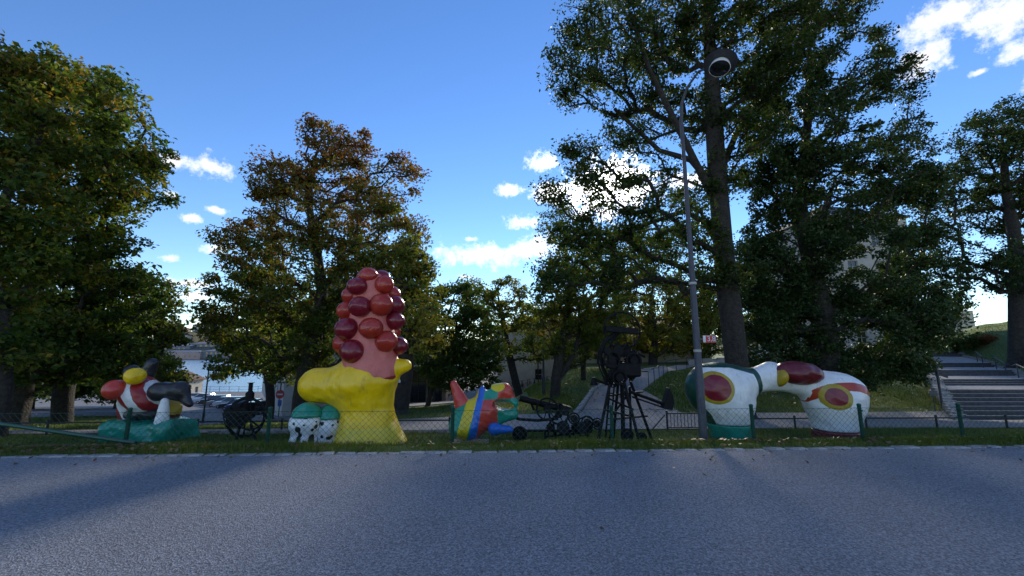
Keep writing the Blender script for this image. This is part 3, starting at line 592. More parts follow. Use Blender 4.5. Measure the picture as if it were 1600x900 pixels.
def hip_roof(parent, c4, z, rise, mat, over=0.4, name='roof'):
    c4 = [Vector((p[0], p[1], z)) for p in c4]; ctr = sum(c4, Vector())/4; o4 = [p+(p-ctr).normalized()*over for p in c4]
    e01 = (o4[1]-o4[0]).length; e12 = (o4[2]-o4[1]).length
    if e01 >= e12: m0, m1 = (o4[0]+o4[3])/2, (o4[1]+o4[2])/2
    else: m0, m1 = (o4[0]+o4[1])/2, (o4[3]+o4[2])/2
    ins = min(e01, e12)*.5/max((m1-m0).length, .1); r0 = m0.lerp(m1, min(ins, .45)); r1 = m1.lerp(m0, min(ins, .45)); r0.z = r1.z = z+rise
    lo = [p-Vector((0,0,.18)) for p in o4]
    V = lo+o4+[r0, r1]
    if e01 >= e12: Fs = [(4,5,9,8), (6,7,8,9), (7,4,8), (5,6,9)]
    else: Fs = [(4,5,8), (6,7,9), (5,6,9,8), (7,4,8,9)]
    Fs += [(0,1,5,4),(1,2,6,5),(2,3,7,6),(3,0,4,7),(3,2,1,0)]
    return MB().add(V, Fs).build(name, MATS[mat], parent)
def block(name, label, c4, z0, h, mat, rise, roofmat, wins, group=None, cat='building', frame='trim', sides=(0,), arch=False, bars=(1,1), over=.4, below=1.0):
    """c4: footprint corners anticlockwise; wins(side, width) -> openings above z0"""
    c = sum((Vector((*p, 0)) for p in c4), Vector())/4; root = empty(name, (c.x, c.y, z0), label, cat, group)
    for k in range(4):
        p, q = Vector((*c4[k], z0-below)), Vector((*c4[(k+1)%4], z0-below)); w = (q-p).length; ops = []
        if k in sides: ops = [(a, b, c_+below, d+below) for (a, b, c_, d) in wins(k, w)]
        mb, P, nn = facade(p, q-p, w, h+below, ops); mesh_plain(mb, 'wall', MATS[mat], root)
        for op in ops: window(P, nn, op, root, frame, bars, arch=arch, sill=h < 40)
    if rise > 0: hip_roof(root, c4, z0+h+.18, rise, roofmat, over)
    else: MB().box((c.x, c.y, z0+h+.1), (abs(c4[1][0]-c4[0][0])+.3, abs(c4[2][1]-c4[1][1])+.3, .2)).build('roof', MATS[roofmat], root)
    return root
def grid_wins(w, h, sx, ww, wh, z0, sz, m=1.0):
    n = max(1, int((w-2*m)/sx)); off = (w-(n-1)*sx)/2; out = []
    z = z0
    while z+wh < h-.3:
        out += [(off+i*sx-ww/2, off+i*sx+ww/2, z, z+wh) for i in range(n)]; z += sz
    return out
# arched-window building on the street corner, with a brick porch
b1 = block('arched_building', 'pale stone building with tall arched windows behind the big chestnut', [(-20.5,37.5),(-10.8,38.5),(-31,72),(-42.5,71)], -4.1, 9.5, 'plaster_grey', 3.5, 'roof_dark',
      lambda k, w: grid_wins(w, 9.5, 3.3, 1.15, 3.3, 1.3, 20, 1.5) if k == 3 else grid_wins(w, 9.5, 2.8, 1.1, 2.6, 1.5, 3.6, .8), sides=(0, 3), arch=True, bars=(1, 2))
b2 = block('porch_building', 'low building with a brick pier and dark glazed porch right of the yellow sculpture', [(-11.6,35),(-5.6,35.4),(-5.8,44),(-11.8,44)], -2.75, 4.4, 'brick', 1.4, 'roof_dark',
      lambda k, w: [(1.6, 2.9, .1, 2.8), (3.05, 4.35, .1, 2.8), (4.5, 5.7, .1, 2.8)], sides=(0,), bars=(1, 2), frame='black_metal', cat='building')
pb = b2
for i, zz in enumerate(np.arange(0, 3.3, .22)):
    for j in range(2): MB().box((-11.55+.42*j+.21+(.0 if i%2 else .0), 34.86, -2.72+zz+.1), (.40, .22, .195)).build('brick', MATS['brick'], pb)
MB().box((-7.6, 34.1, .55), (4.6, 2.2, .22)).build('canopy', MATS['trim'], pb)
for xx in (-9.0, -6.2): MB().lathe((xx, 33.3, -2.9), [(.09,0),(.08,.2),(.07,3.2),(.11,3.36)], 10).build('column', MATS['black_metal'], pb)
b3 = block('cream_building', 'long cream plastered building with small windows beyond the grass bank', [(-1.6,46),(23,47.5),(22,60),(-2.6,58.5)], -2.7, 6.9, 'plaster_cream', 1.9, 'roof_brown',
      lambda k, w: grid_wins(w, 6.9, 3.1, .85, 1.25, 1.2, 3.0, 1.6), sides=(0, 3), bars=(1, 1))
for xx in (2.9, 9.6, 16.2):
    MB().tube([(xx, 45.95+.06*xx, -2.6), (xx, 45.95+.06*xx, 4.0)], .06, 8).build('downpipe', MATS['black_metal'], b3)
b4 = block('stone_tower_block', 'tall pale stone building half hidden behind the dark elm', [(34,44),(44.3,44),(44.3,58),(34,58)], 1.0, 15.5, 'plaster_grey', 3.2, 'roof_dark',
      lambda k, w: grid_wins(w, 15.5, 3.0, 1.1, 1.9, 1.5, 3.6, 1.2), sides=(0, 1), bars=(1, 2))
kx, ky = at(283, 600, 84)[:2]
b5 = block('quayside_hut', 'small brown-roofed hut at the water edge beyond the parked cars', [(kx-2.6,ky-2),(kx+2.2,ky-2),(kx+2.2,ky+3),(kx-2.6,ky+3)], -7.7, 3.6, 'plaster_cream', 2.0, 'roof_brown',
      lambda k, w: [(1.0,1.8,1.0,2.3),(3.0,3.8,1.0,2.3)], sides=(0, 1), cat='hut', over=.6)
b6 = block('far_white_tower', 'distant pale apartment tower above the head of the stairs', [(151,140),(159,140),(159,152),(151,152)], 0, 15.5, 'plaster_cream', 0, 'trim', lambda k, w: grid_wins(w, 15.5, 2.6, 1.6, 1.5, 9.0, 3.2, 1.0), sides=(0, 3), bars=(0, 0))

# far shore: rising land with rows of buildings
def fs(name, X0, X1, zt, Y0, Y1, seed, mat):
    r = np.random.default_rng(seed); n = 60; V = []; Fs = []
    for i in range(n+1):
        x = X0+(X1-X0)*i/n; k = zt*(1+.18*math.sin(i*.7+seed)+.12*r.normal())
        V += [(x, Y0, -11), (x, Y0+4, -8.6 if seed == 1 else k*.5), (x, Y0+70, k), (x, Y1, k*1.05)]
    for i in range(n):
        for j in range(3): a = i*4+j; Fs.append((a, a+4, a+5, a+1))
    o = link(name, fast_mesh(name, V, Fs, MATS[mat], False)); o['kind'] = 'structure'; return o
material('rock_hill', (0.07, 0.085, 0.06), 0.95, col2=(0.12, 0.105, 0.085), scale=.05, bump=.8, bscale=.3)
tag(fs('far_shore', -1100, 900, 13, 640, 1000, 1, 'rock_hill'), 'wooded far shore across the harbour')
tag(fs('far_hill', -1300, 1100, 30, 800, 1400, 2, 'rock_hill'), 'hill of the city behind the far shore')
for nm, c in (('ochre', (.42,.30,.17)), ('pinkish', (.42,.30,.26)), ('offwhite', (.50,.48,.44)), ('slate', (.17,.18,.21))): material('far_'+nm, c, .9, var=.06, scale=.1)
def far(px0, px1, pyb, pyt, Y, wallm, roofm, rise, label, sx=9, ww=3.2, wh=3.4, z0=2.5, sz=6.0):
    a, b = at(px0, pyb, Y), at(px1, pyb, Y); t = at(px0, pyt, Y)[2]; h = t-a[2]
    return block('waterfront_building', label, [(a[0],Y),(b[0],Y),(b[0],Y+25),(a[0],Y+25)], a[2], h, wallm, rise, roofm, lambda k, w: grid_wins(w, h, sx, ww, wh, z0, sz, 3), sides=(0,), bars=(0, 0), group='buildings on the far shore', over=1.0, below=6)
far(248, 312, 560.5, 551, 642, 'far_pinkish', 'far_slate', 3.5, 'long low quay warehouse across the water, left of the lamp post', 8, 3, 3.5, 2, 20)
far(313, 352, 560.5, 549, 646, 'far_slate', 'far_slate', 3, 'grey quay terminal across the water, right of the lamp post', 7, 3, 3, 2, 5)
far(262, 296, 548, 540, 690, 'far_slate', 'far_offwhite', 4, 'grey roofed hall stepping up behind the quay warehouse', 8, 3, 3, 2, 5)
far(297, 345, 548, 537, 700, 'far_slate', 'far_slate', 3, 'wide slate hall behind the quay terminal', 9, 4, 3, 2, 5)
far(270, 292, 534, 524, 810, 'far_offwhite', 'roof_dark', 5, 'off-white terrace on the slope at the left of the harbour gap', 8, 3, 3.4, 2, 6)
far(293, 318, 532, 519, 820, 'far_ochre', 'roof_dark', 4, 'ochre apartment house in the middle of the far slope', 8, 3, 3.4, 2, 6)
far(319, 350, 532, 521, 815, 'far_pinkish', 'roof_dark', 4, 'pinkish apartment house right of the ochre one on the far slope', 8, 3, 3.4, 2, 6)
far(300, 356, 519, 507.5, 900, 'far_offwhite', 'roof_brown', 5, 'long hilltop building with a brown roof on the skyline', 9, 4, 3.6, 3, 6)
far(268, 284, 522, 513, 890, 'far_pinkish', 'roof_brown', 4, 'hilltop house with a red-brown roof at the edge of the olive tree', 8, 3, 3.4, 2, 6)

# ------------------------------------------------------------------ steps on the right
stairs = empty('staircase', (ST_pts[0][0], ST_pts[0][2], ST_pts[0][3]), 'broad outdoor staircase of dark steps and cobbled landings climbing the hillside', 'staircase')
def quadslab(l0, r0, y0, l1, r1, y1, z0, z1, th, name, mat):
    V = [(l0,y0,z0),(r0,y0,z0),(r1,y1,z1),(l1,y1,z1)]; V = [(a,b,c-th) for a,b,c in V]+V
    return MB().add(V, [(3,2,1,0),(4,5,6,7),(0,1,5,4),(1,2,6,5),(2,3,7,6),(3,0,4,7)]).build(name, MATS[mat], stairs)
nst = [7, 0, 3, 0, 3, 0, 2, 0, 2]
for i in range(9):
    (l0, r0, y0, z0), (l1, r1, y1, z1) = ST_pts[i], ST_pts[i+1]
    if nst[i] == 0: quadslab(l0, r0, y0, l1, r1, y1-.003, z0, z1-.005, .3, 'landing', 'cobble')
    else:
        n = nst[i]; 
        for k in range(n):
            t0, t1 = k/n, (k+1)/n; f = lambda a, b, t: a+(b-a)*t
            zt = f(z0, z1, t1); quadslab(f(l0,l1,t0), f(r0,r1,t0), f(y0,y1,t0)+.003, f(l0,l1,t1), f(r0,r1,t1), f(y0,y1,t1)+.04, zt, zt, max(.14, (z1-z0)/n+.06), 'step', 'granite_dark')
            st = MB(); st.box(((f(l0,l1,t0)+f(r0,r1,t0))/2, f(y0,y1,t0)+.03, zt-.012), (f(r0,r1,t0)-f(l0,l1,t0)-.02, .05, .032)); st.build('step_nosing', MATS['cobble'], stairs)
for side, sgn in ((0, -1), (1, 1)):     # stone borders of setts
    pts = [np.array([q[side], q[2], q[3]]) for q in ST_pts]
    dist = np.concatenate([[0], np.cumsum([np.linalg.norm(pts[i+1]-pts[i]) for i in range(len(pts)-1)])])
    for row in range(2):
        s_ = 0.1
        while s_ < dist[-1]-.2:
            p = np.array([np.interp(s_, dist, [q[j] for q in pts]) for j in range(3)]); far_ = p[1] > 26
            L_ = .42 if far_ else .26
            MB().box((p[0]+sgn*(.16+.27*row), p[1], p[2]-.03+rnd.uniform(-.015,.015)), (.25, L_-.02, .16), rnd.uniform(-.06,.06)+math.radians(-18)*.5).build('sett', MATS['cobble'], stairs); s_ += L_*1.25
def handrail(label, p0, p1, h=.95):
    r = empty('handrail', p0, label, 'handrail'); a, b = Vector(p0), Vector(p1); u = Vector((0,0,h))
    MB().tube([a+u-Vector((.0,.25,.12)), a+u, b+u, b+u+Vector((0,.2,-.1))], .028, 8).build('rail', MATS['galv'], r)
    for q in (a, b): MB().tube([q-Vector((0,0,.2)), q+u], .024, 8).build('post', MATS['galv'], r)
def ong(px, D): X = at(px, 580, D)[0]; return (X, D, g(X, D))
handrail('short galvanised handrail beside the upper flights of the stairs', ong(1538, 27.5), ong(1530, 29.5))
handrail('middle galvanised handrail on the right of the stairs', ong(1572, 24), ong(1558, 25.6))
handrail('nearest galvanised handrail at the right frame edge by the stairs', ong(1606, 20.8), ong(1590, 22.2))
def post(label, px, D, py_top, r=.045, arm=False, mat='black_metal', name='post', cat='post'):
    X = at(px, 620, D)[0]; z = g(X, D); zt = at(px, py_top, D)[2]; e = empty(name, (X, D, z), label, cat)
    MB().lathe((X, D, z-.2), [(r*1.4,0),(r*1.4,.25),(r,.3),(r,zt-z+.2),(r*.5,zt-z+.23)], 10).build('shaft', MATS[mat], e, smooth=True)
    if arm: MB().box((X+.22, D, zt-.3), (.42, .05, .09), M=Matrix.Rotation(.35, 3, 'Y')).build('arm', MATS[mat], e)
    return e
post('plain dark post at the left side of the stairs, standing further up', 1450, 21, 566)
post('tall dark post with a short side arm beside the stair foot', 1470, 17.6, 575, arm=True)
sg = post('small sign stake on the bank left of the stairs', 1458, 17.2, 618, r=.02, name='sign_stake', cat='sign')
q = at(1457, 614, 17.2); MB().box((q[0], q[1]-.03, q[2]), (.32, .02, .2)).build('sign_plate', MATS['galv'], sg)
# parapet along the ramp, with glass balustrade posts
rw = empty('ramp_wall', (15.7, 37, .4), 'low concrete retaining wall at the top of the ramp', 'wall')
a_, b_ = at(1076, 578, 38), at(1215, 570, 36)
for i in range(6):
    t0, t1 = i/6, (i+1)/6; p, q = a_+(b_-a_)*t0, a_+(b_-a_)*t1; c = (p+q)/2
    MB().box((c[0], c[1], c[2]+.15), (np.linalg.norm(q-p)-.02, .3, 1.5), math.atan2(q[1]-p[1], q[0]-p[0])).build('wall_panel', MATS['concrete'], rw, bevel=.02)
V_ = np.linspace(.35, 1, 9)
rl = empty('ramp_railing', (9, 26, 0), 'thin dark railing posts along the right edge of the ramp', 'railing')
tops = []
for v in V_:
    xr = np.interp(v, [0,.3,.7,1], [2.6,4.6,9.5,15.6])+np.interp(v, [0,.3,1], [4.2,2.6,2.2])+.15; yy = 16.5+22*v; z = g(xr, yy)
    MB().tube([(xr,yy,z-.1),(xr,yy,z+.9)], .02, 6).build('post', MATS['black_metal'], rl); tops.append((xr,yy,z+.9))
MB().tube(tops, .02, 6).build('rail', MATS['black_metal'], rl)
rk = bpy.data.objects.new('ramp_kerb', None); COL.objects.link(rk); tag(rk, 'pale kerb along the left edge of the ramp', kind='structure')
for i in range(26):
    v0, v1 = i/26*.9, (i+1)/26*.9; f = lambda v: (np.interp(v, [0,.3,.7,1], [2.6,4.6,9.5,15.6])-.1, 16.6+22*v)
    (x0, y0), (x1, y1) = f(v0), f(v1); L_ = math.hypot(x1-x0, y1-y0)
    MB().box(((x0+x1)/2, (y0+y1)/2, (g(x0,y0)+g(x1,y1))/2+.05), (L_-.02, .16, .22), math.atan2(y1-y0, x1-x0)).build('kerb_stone', MATS['granite'], rk)

# ------------------------------------------------------------------ fences
posts_px = [-80, 200, 420, 707, 956, 1176, 1346, 1502, 1690]
fence = empty('mesh_fence', (0, 7.6, 0), 'low green chain-link fence between road verge and sculptures', 'fence')
def fy(X): return 7.62+SL*X
fx = []
for px in posts_px:
    X = 0
    for _ in range(4): X = at(px, 665, float(fy(X)))[0]
    fx.append(X)
FT = .60
for i, X in enumerate(fx):
    z = g(X, fy(X)); m = MB(); m.lathe((X, fy(X), z-.3), [(.032,0),(.032,FT-z+.30),(.036,FT-z+.305),(.036,FT-z+.33),(.02,FT-z+.345)], 10)
    m.box((X, fy(X)-.04, FT-.08), (.02,.05,.03)); m.build('post', MATS['green_metal'], fence, smooth=True)
for i in range(len(fx)-1):
    x0, x1 = fx[i], fx[i+1]; z0, z1 = g(x0, fy(x0))-.02, g(x1, fy(x1))-.02; mw = MB(); s_ = .105; H = FT-min(z0, z1)-.02
    def W(x, t): zb = z0+(z1-z0)*(x-x0)/(x1-x0); return (x, float(fy(x))-.036, zb+t*(FT-.03-zb))
    n = int((x1-x0)/s_)+int(H/s_)+2
    for k in range(-int(H/s_)-1, n):
        for sg_ in (1, -1):
            xa = x0+k*s_ if sg_ > 0 else x0+k*s_+H; xb = xa+sg_*H; ta, tb = 0., 1.
            for lim in (x0, x1):
                pass
            lo, hi = min(xa, xb), max(xa, xb)
            if hi <= x0 or lo >= x1: continue
            def clipx(x, xo, to, xi, ti): return x
            pa, pb_ = [xa, 0.], [xb, 1.]
            for (p, o) in ((pa, (xb, 1.)), (pb_, (xa, 0.))):
                for lim, side in ((x0, -1), (x1, 1)):
                    if (p[0]-lim)*side > 0: f_ = (lim-o[0])/(p[0]-o[0]) if p[0] != o[0] else 0; p[1] = o[1]+(p[1]-o[1])*f_; p[0] = lim
            mw.tube([W(*pa), W(*pb_)], .0024, 3, cap=False)
    for t in (0.02, 1.0): mw.tube([W(x0, t), W((x0+x1)/2, t-.02), W(x1, t)], .003, 4, cap=False)
    o = mw.build('wire_mesh', MATS['wire'], fence); o['kind'] = 'stuff'
p0, p1 = Vector((fx[0]-.4, float(fy(fx[0]))-.06, .58)), Vector(at(212, 692, float(fy(fx[1]))-.06))
MB().tube([p0, p1], .034, 10).build('brace', MATS['green_metal'], fence, smooth=True)
def low_rail(label, x0, x1, Yf, h=.36, step=2.1, mid=False):
    r = empty('low_rail', (x0, Yf(x0), g(x0, Yf(x0))), label, 'railing'); n = max(1, round((x1-x0)/step)); tp = []
    for i in range(n+1):
        x = x0+(x1-x0)*i/n; y = Yf(x); z = g(x, y); MB().lathe((x, y, z-.2), [(.028,0),(.028,h+.2),(.034,h+.21),(.034,h+.25),(.01,h+.27)], 8).build('post', MATS['black_metal'], r); tp.append((x, y, z+h-.02))
    MB().tube(tp, .021, 8).build('rail', MATS['black_metal'], r)
yl = lambda x: 12.25+SL*x*.7
low_rail('low black tube rail along the footpath on the left side', -17, -9.0, yl)
low_rail('low black rail behind the spotted round sculptures', -8.9, -4.2, yl)
low_rail('low black rail between the yellow and multicoloured sculptures', -3.6, -1.8, yl)
low_rail('low black rail on the path edge behind the white arch sculpture', 6.2, 17, yl)
gt = empty('barred_gate', (4.9, 12.4, g(4.9, 12.4)), 'small black barred gate panel in the low rail left of the white arch sculpture', 'gate')
zb = g(4.9, 12.4)
for xx in (4.55, 5.5): MB().lathe((xx, 12.4, zb-.1), [(.03,0),(.03,.62),(.036,.63),(.03,.68)], 8).build('post', MATS['black_metal'], gt)
for zz in (.1, .5): MB().box((5.02, 12.4, zb+zz), (.9, .03, .03)).build('rail', MATS['black_metal'], gt)
for k in range(8): MB().tube([(4.66+.1*k, 12.4, zb+.1), (4.66+.1*k, 12.4, zb+.5)], .009, 6).build('bar', MATS['black_metal'], gt)
MB().tube([(4.5, 12.42, zb+.45), (4.05, 12.42, zb-.02)], .016, 6).build('stay', MATS['black_metal'], gt)
pk = bpy.data.objects.new('lawn_kerb', None); COL.objects.link(pk); tag(pk, 'pale stone kerb curving round the lawn behind the sculptures', kind='structure')
xk = -8.3
while xk < -1.6:
    yk = 12.05+.02*(xk+5)**2*.25-.1; MB().box((xk, yk, g(xk, yk)+.03), (.56, .11, .16), .01*(xk+5)).build('kerb_stone', MATS['granite'], pk, bevel=.012); xk += .58

# ------------------------------------------------------------------ painted sculptures (plain generic masses)
def nets(f, lo, hi, h):
    """naive surface nets of the implicit function f(P) < 0"""
    lo = np.array(lo, float); hi = np.array(hi, float); n = np.ceil((hi-lo)/h).astype(int)+1
    gx, gy, gz = [lo[i]+h*np.arange(n[i]) for i in range(3)]
    P = np.stack(np.meshgrid(gx, gy, gz, indexing='ij'), -1); V = f(P.reshape(-1, 3)).reshape(n)
    S = V < 0; c = np.array([[i, j, k] for i in (0,1) for j in (0,1) for k in (0,1)])
    sl = lambda A, o: A[o[0]:A.shape[0]-1+o[0], o[1]:A.shape[1]-1+o[1], o[2]:A.shape[2]-1+o[2]]
    cnt = np.zeros(tuple(n-1)); acc = np.zeros((*(n-1), 3))
    for a in c:
        for ax in range(3):
            if a[ax]: continue
            b = a.copy(); b[ax] = 1; va, vb = sl(V, a), sl(V, b); m = (va < 0) != (vb < 0)
            t = np.where(m, va/np.where(m, va-vb, 1), 0); cnt += m
            for q in range(3): acc[..., q] += np.where(m, a[q] + (t if q == ax else 0), 0)
    act = cnt > 0; idx = -np.ones(tuple(n-1), int); idx[act] = np.arange(act.sum())
    I = np.argwhere(act); verts = lo + h*(I + acc[act]/cnt[act][:,None])
    F = []
    for ax in range(3):
        u, w = (ax+1)%3, (ax+2)%3
        s0 = [slice(1, -1)]*3; s0[ax] = slice(0, -1); s1 = [slice(1, -1)]*3; s1[ax] = slice(1, None)
        A, B = S[tuple(s0)], S[tuple(s1)]; E = np.argwhere(A != B)
        if not len(E): continue
        fl = A[tuple(E.T)]; base = E.copy(); base[:, u] += 1; base[:, w] += 1
        def at_(du, dw): q = base.copy(); q[:, u] -= du; q[:, w] -= dw; return idx[tuple(q.T)]
        a, b, c_, d = at_(1,1), at_(0,1), at_(0,0), at_(1,0)
        F.append(np.where(fl[:,None], np.stack([a,b,c_,d], 1), np.stack([d,c_,b,a], 1)))
    F = np.concatenate(F); F = F[(F >= 0).all(1)]
    return verts, F
def smin(a, b, k): h = np.clip(.5+.5*(b-a)/k, 0, 1); return b+(a-b)*h-k*h*(1-h)
def ell(P, c, r, rot=0.0):
    """ellipsoid, turned by rot about the y axis"""
    q = P-np.array(c); ca, sa = math.cos(rot), math.sin(rot); q = np.stack([q[:,0]*ca+q[:,2]*sa, q[:,1], -q[:,0]*sa+q[:,2]*ca], -1); r = np.array(r)
    k = np.linalg.norm(q/r, axis=1); return (k-1)*r.min()
def cap(P, a, b, ra, rb):
    a = np.array(a); b = np.array(b); ab = b-a; t = np.clip(((P-a)@ab)/(ab@ab), 0, 1); return np.linalg.norm(P-a-t[:,None]*ab, axis=1)-(ra+(rb-ra)*t)
def lump(P, amp, s=3.0, ph=0.0):
    return amp*(np.sin(P[:,0]*s*2.1+ph+np.sin(P[:,2]*s*1.7))*np.sin(P[:,1]*s*1.9+1+ph)*np.sin(P[:,2]*s*2.3+2) + .5*np.sin(P[:,0]*s*4.7+P[:,2]*s*3.1+ph)*np.sin(P[:,2]*s*5.3-P[:,1]*s*2))
def solid(name, f, lo, hi, h, mat, parent, attrs=None):
    lo, hi = np.minimum(lo, hi), np.maximum(lo, hi); lo = lo-[.95,.05,.25]; hi = hi+[.95,.05,.25]
    V, Fq = nets(f, lo, hi, h); me = fast_mesh(name, V, Fq, MATS[mat], True, {k: fn(V) for k, fn in (attrs or {}).items()}); return link(name, me, parent)
def pxf(D):
    s = D/F_PX
    return (lambda x, y, d=0: at(x, y, D+d)), (lambda r: r*s*.97)
WHITE, YEL, RED, CORAL, DRED = (.82,.82,.81), (.95,.60,.004), (.52,.035,.028), (.66,.16,.13), (.20,.008,.022)
TEAL, DGREEN, BLUE, CHAR = (.010,.27,.18), (.006,.060,.040), (.014,.14,.58), (.020,.020,.026)
paintmat('p_yellow', YEL, [('foot', (.92,.66,.04))]); paintmat('p_coral', CORAL, [('hem', (.30,.03,.028))], .45); paintmat('p_ball_red', (.40,.032,.020), [], .22); paintmat('p_ball_dark', DRED, [], .22)
paintmat('p_white_arch', WHITE, [('outer', DGREEN), ('band', (.42,.05,.02)), ('ringd', (.40,.29,.02)), ('disc', DRED), ('ring2', (.40,.29,.02)), ('disc2', DRED), ('strap', DGREEN)], .35, .25)
paintmat('p_teal', TEAL, [], .22, .5); paintmat('p_maroon', (.14,.012,.022), []); paintmat('p_char', CHAR, [], .4); paintmat('p_white', WHITE, []); paintmat('p_blue', BLUE, []); paintmat('p_red', (.56,.055,.04), []); paintmat('p_green', TEAL, [])
paintmat('p_stripes', WHITE, [('stripe', (.34,.018,.02))]); paintmat('p_mustard', (.42,.28,.01), [('low', (.16,.012,.012))])
paintmat('p_multi', (.55,.055,.036), [('s_green', TEAL), ('s_yellow', (.70,.52,.01)), ('s_blue', BLUE)], .3)
paintmat('p_spots', WHITE, [('spots', (.012,.012,.014))], .35, .2)

# 1 yellow pedestal with coral column and rings of round knobs
A, r_ = pxf(10.0)
root = empty('berry_sculpture', (*at(575, 690, 10)[:2], g(at(575,690,10)[0], 10)), 'tall yellow pedestal sculpture with coral column covered in dark red balls', 'sculpture')
gz = g(A(575,690)[0], 10)
def f_y(P):
    b = A(578, 690); b[2] = gz-.1
    d = cap(P, b, A(574, 640), r_(56), r_(35)); d = smin(d, cap(P, A(574,640), A(572,600), r_(34), r_(50)), .25)
    d = smin(d, cap(P, A(560,604), A(494,602), r_(34), r_(26)), .3); d = smin(d, cap(P, A(590,580), A(634,571), r_(22), r_(10)), .2)
    d = smin(d, cap(P, A(575,640), (b[0], b[1], b[2]), r_(30), r_(48)), .2)
    return d + lump(P, .014)
solid('pedestal', f_y, A(440,700,-1.3)-[0,0,.2], A(672,535,1.3)+[0,0,.1], .045, 'p_yellow', root, {'foot': lambda V: (gz+.42-V[:,2])})
def f_c(P): d = cap(P, A(578,585), A(581,450), r_(45), r_(27)); return smin(d, cap(P, A(585,580), A(612,574), r_(22), r_(14)), .15)+lump(P, .012, 5)
hem0 = A(578, 590)[2]
def f_c2(P): return np.maximum(f_c(P), (hem0-.14+.10*np.sin(P[:,0]*4.2))-P[:,2])
solid('column', f_c2, A(520,625,-1), A(650,412,1), .04, 'p_coral', root, {'hem': lambda V: (hem0-.02+.10*np.sin(V[:,0]*4.2))-V[:,2]})
kn = random.Random(3)
rows = [(541, 41, 6, .25), (510, 39, 6, .75), (481, 36, 6, .2), (455, 31, 5, .6)]; top_c = A(581, 436)
def ball(c, rr, dark):
    M3 = Matrix.Diagonal((rr*kn.uniform(.95,1.08), rr*kn.uniform(.95,1.08), rr*kn.uniform(.9,1.0)))
    MB().lathe(c, [(max(math.sin(PI*i/10), 1e-3), -math.cos(PI*i/10)) for i in range(11)], 18, M3).build('ball', MATS['p_ball_dark' if dark else 'p_ball_red'], root, smooth=True)
for ri, (py, R_, n_, ph) in enumerate(rows):
    c0 = A(580, py); 
    for k in range(n_):
        t = 2*PI*k/n_+ph+kn.uniform(-.24,.24); ball((c0[0]+r_(R_)*math.cos(t), c0[1]+r_(R_)*math.sin(t), c0[2]+kn.uniform(-.13,.13)), r_(kn.uniform(15.5,18.5) if ri < 3 else 15.5), (k+ri) % 2 == 0)
for k in range(3): t = 2*PI*k/3+.5; ball((top_c[0]+r_(15)*math.cos(t), top_c[1]+r_(15)*math.sin(t), top_c[2]+r_(2)), r_(15.5), k == 0)

# 2 two round forms with spots and teal caps
def spots(seed, c, s):
    r = np.random.default_rng(seed); D_ = r.normal(0, 1, (70, 3)); D_ /= np.linalg.norm(D_, axis=1, keepdims=True); R_ = r.uniform(.10, .24, 70)
    def fn(V): d = V-c; d = d/np.linalg.norm(d, axis=1, keepdims=True); return (R_[None]-np.arccos(np.clip(d@D_.T, -1, 1))).max(1)*s-.018
    return fn
A2, r2 = pxf(9.6)
for (nm, cx, cy, R_, zt, sd, lab) in (('spotted_form', 478, 661, 24, 640, 1, 'white spotted round sculpture with teal cap, the left one of the pair'), ('spotted_form', 514, 666, 22, 646, 2, 'white spotted round sculpture with teal cap, touching the yellow pedestal')):
    c = A2(cx, cy, (sd-1)*.25); gg = g(c[0], c[1]); root = empty(nm, (c[0], c[1], gg), lab, 'sculpture', 'pair of spotted round sculptures')
    zc = at(cx, cy-10, 9.6)[2]
    fb = lambda P, c=c, gg=gg, R_=R_: smin(ell(P, c, (r2(R_), r2(R_), r2(R_))), ell(P, (c[0]-.02, c[1], gg+.1), (r2(R_*.88), r2(R_*.88), .24)), .1)+lump(P, .008, 5)
    solid('body', lambda P: np.maximum(fb(P), P[:,2]-zc), c-.75, c+.75, .03, 'p_spots', root, {'spots': spots(sd, c, .42)})
    cc = np.array([c[0]+.02, c[1], zc-.03]); solid('cap', lambda P: np.maximum(ell(P, cc, (r2(R_*.98), r2(R_*.98), r2(24)))+lump(P, .006, 5), zc+.004-P[:,2]), c-.75, c+.8, .03, 'p_teal', root)

# 3 multicoloured low mass with red horn
A3, r3 = pxf(9.6); root = empty('multicolour_sculpture', (*A3(755,690)[:2], g(A3(755,690)[0], 9.6)), 'low multicoloured lumpy sculpture with an upright red horn and a hollow end', 'sculpture')
gz3 = g(A3(755,690)[0], 9.6)
def f_m(P):
    d = cap(P, A3(733,655), A3(765,640), r3(27), r3(26)); d = smin(d, ell(P, A3(728,668), (r3(26), r3(30), r3(17))), .15)
    d = smin(d, cap(P, A3(762,618), A3(788,612), r3(17), r3(13)), .12); d = smin(d, cap(P, A3(780,650), A3(800,646), r3(12), r3(10)), .1)
    d = smin(d, cap(P, A3(785,612), A3(802,630), r3(11), r3(8)), .1)
    hole = ell(P, A3(787,632), (r3(17), .9, r3(7.5)), -.2); d = np.maximum(d, -hole)
    hole2 = ell(P, A3(762,604), (r3(5.5), .9, r3(6))); d = np.maximum(d, -hole2)
    return np.maximum(d, gz3+.06-P[:,2])+lump(P, .010, 5)
lo3, hi3 = A3(690,700,-1)-[0,0,.1], A3(830,575,1)
mx0 = A3(740,640)[0]; 
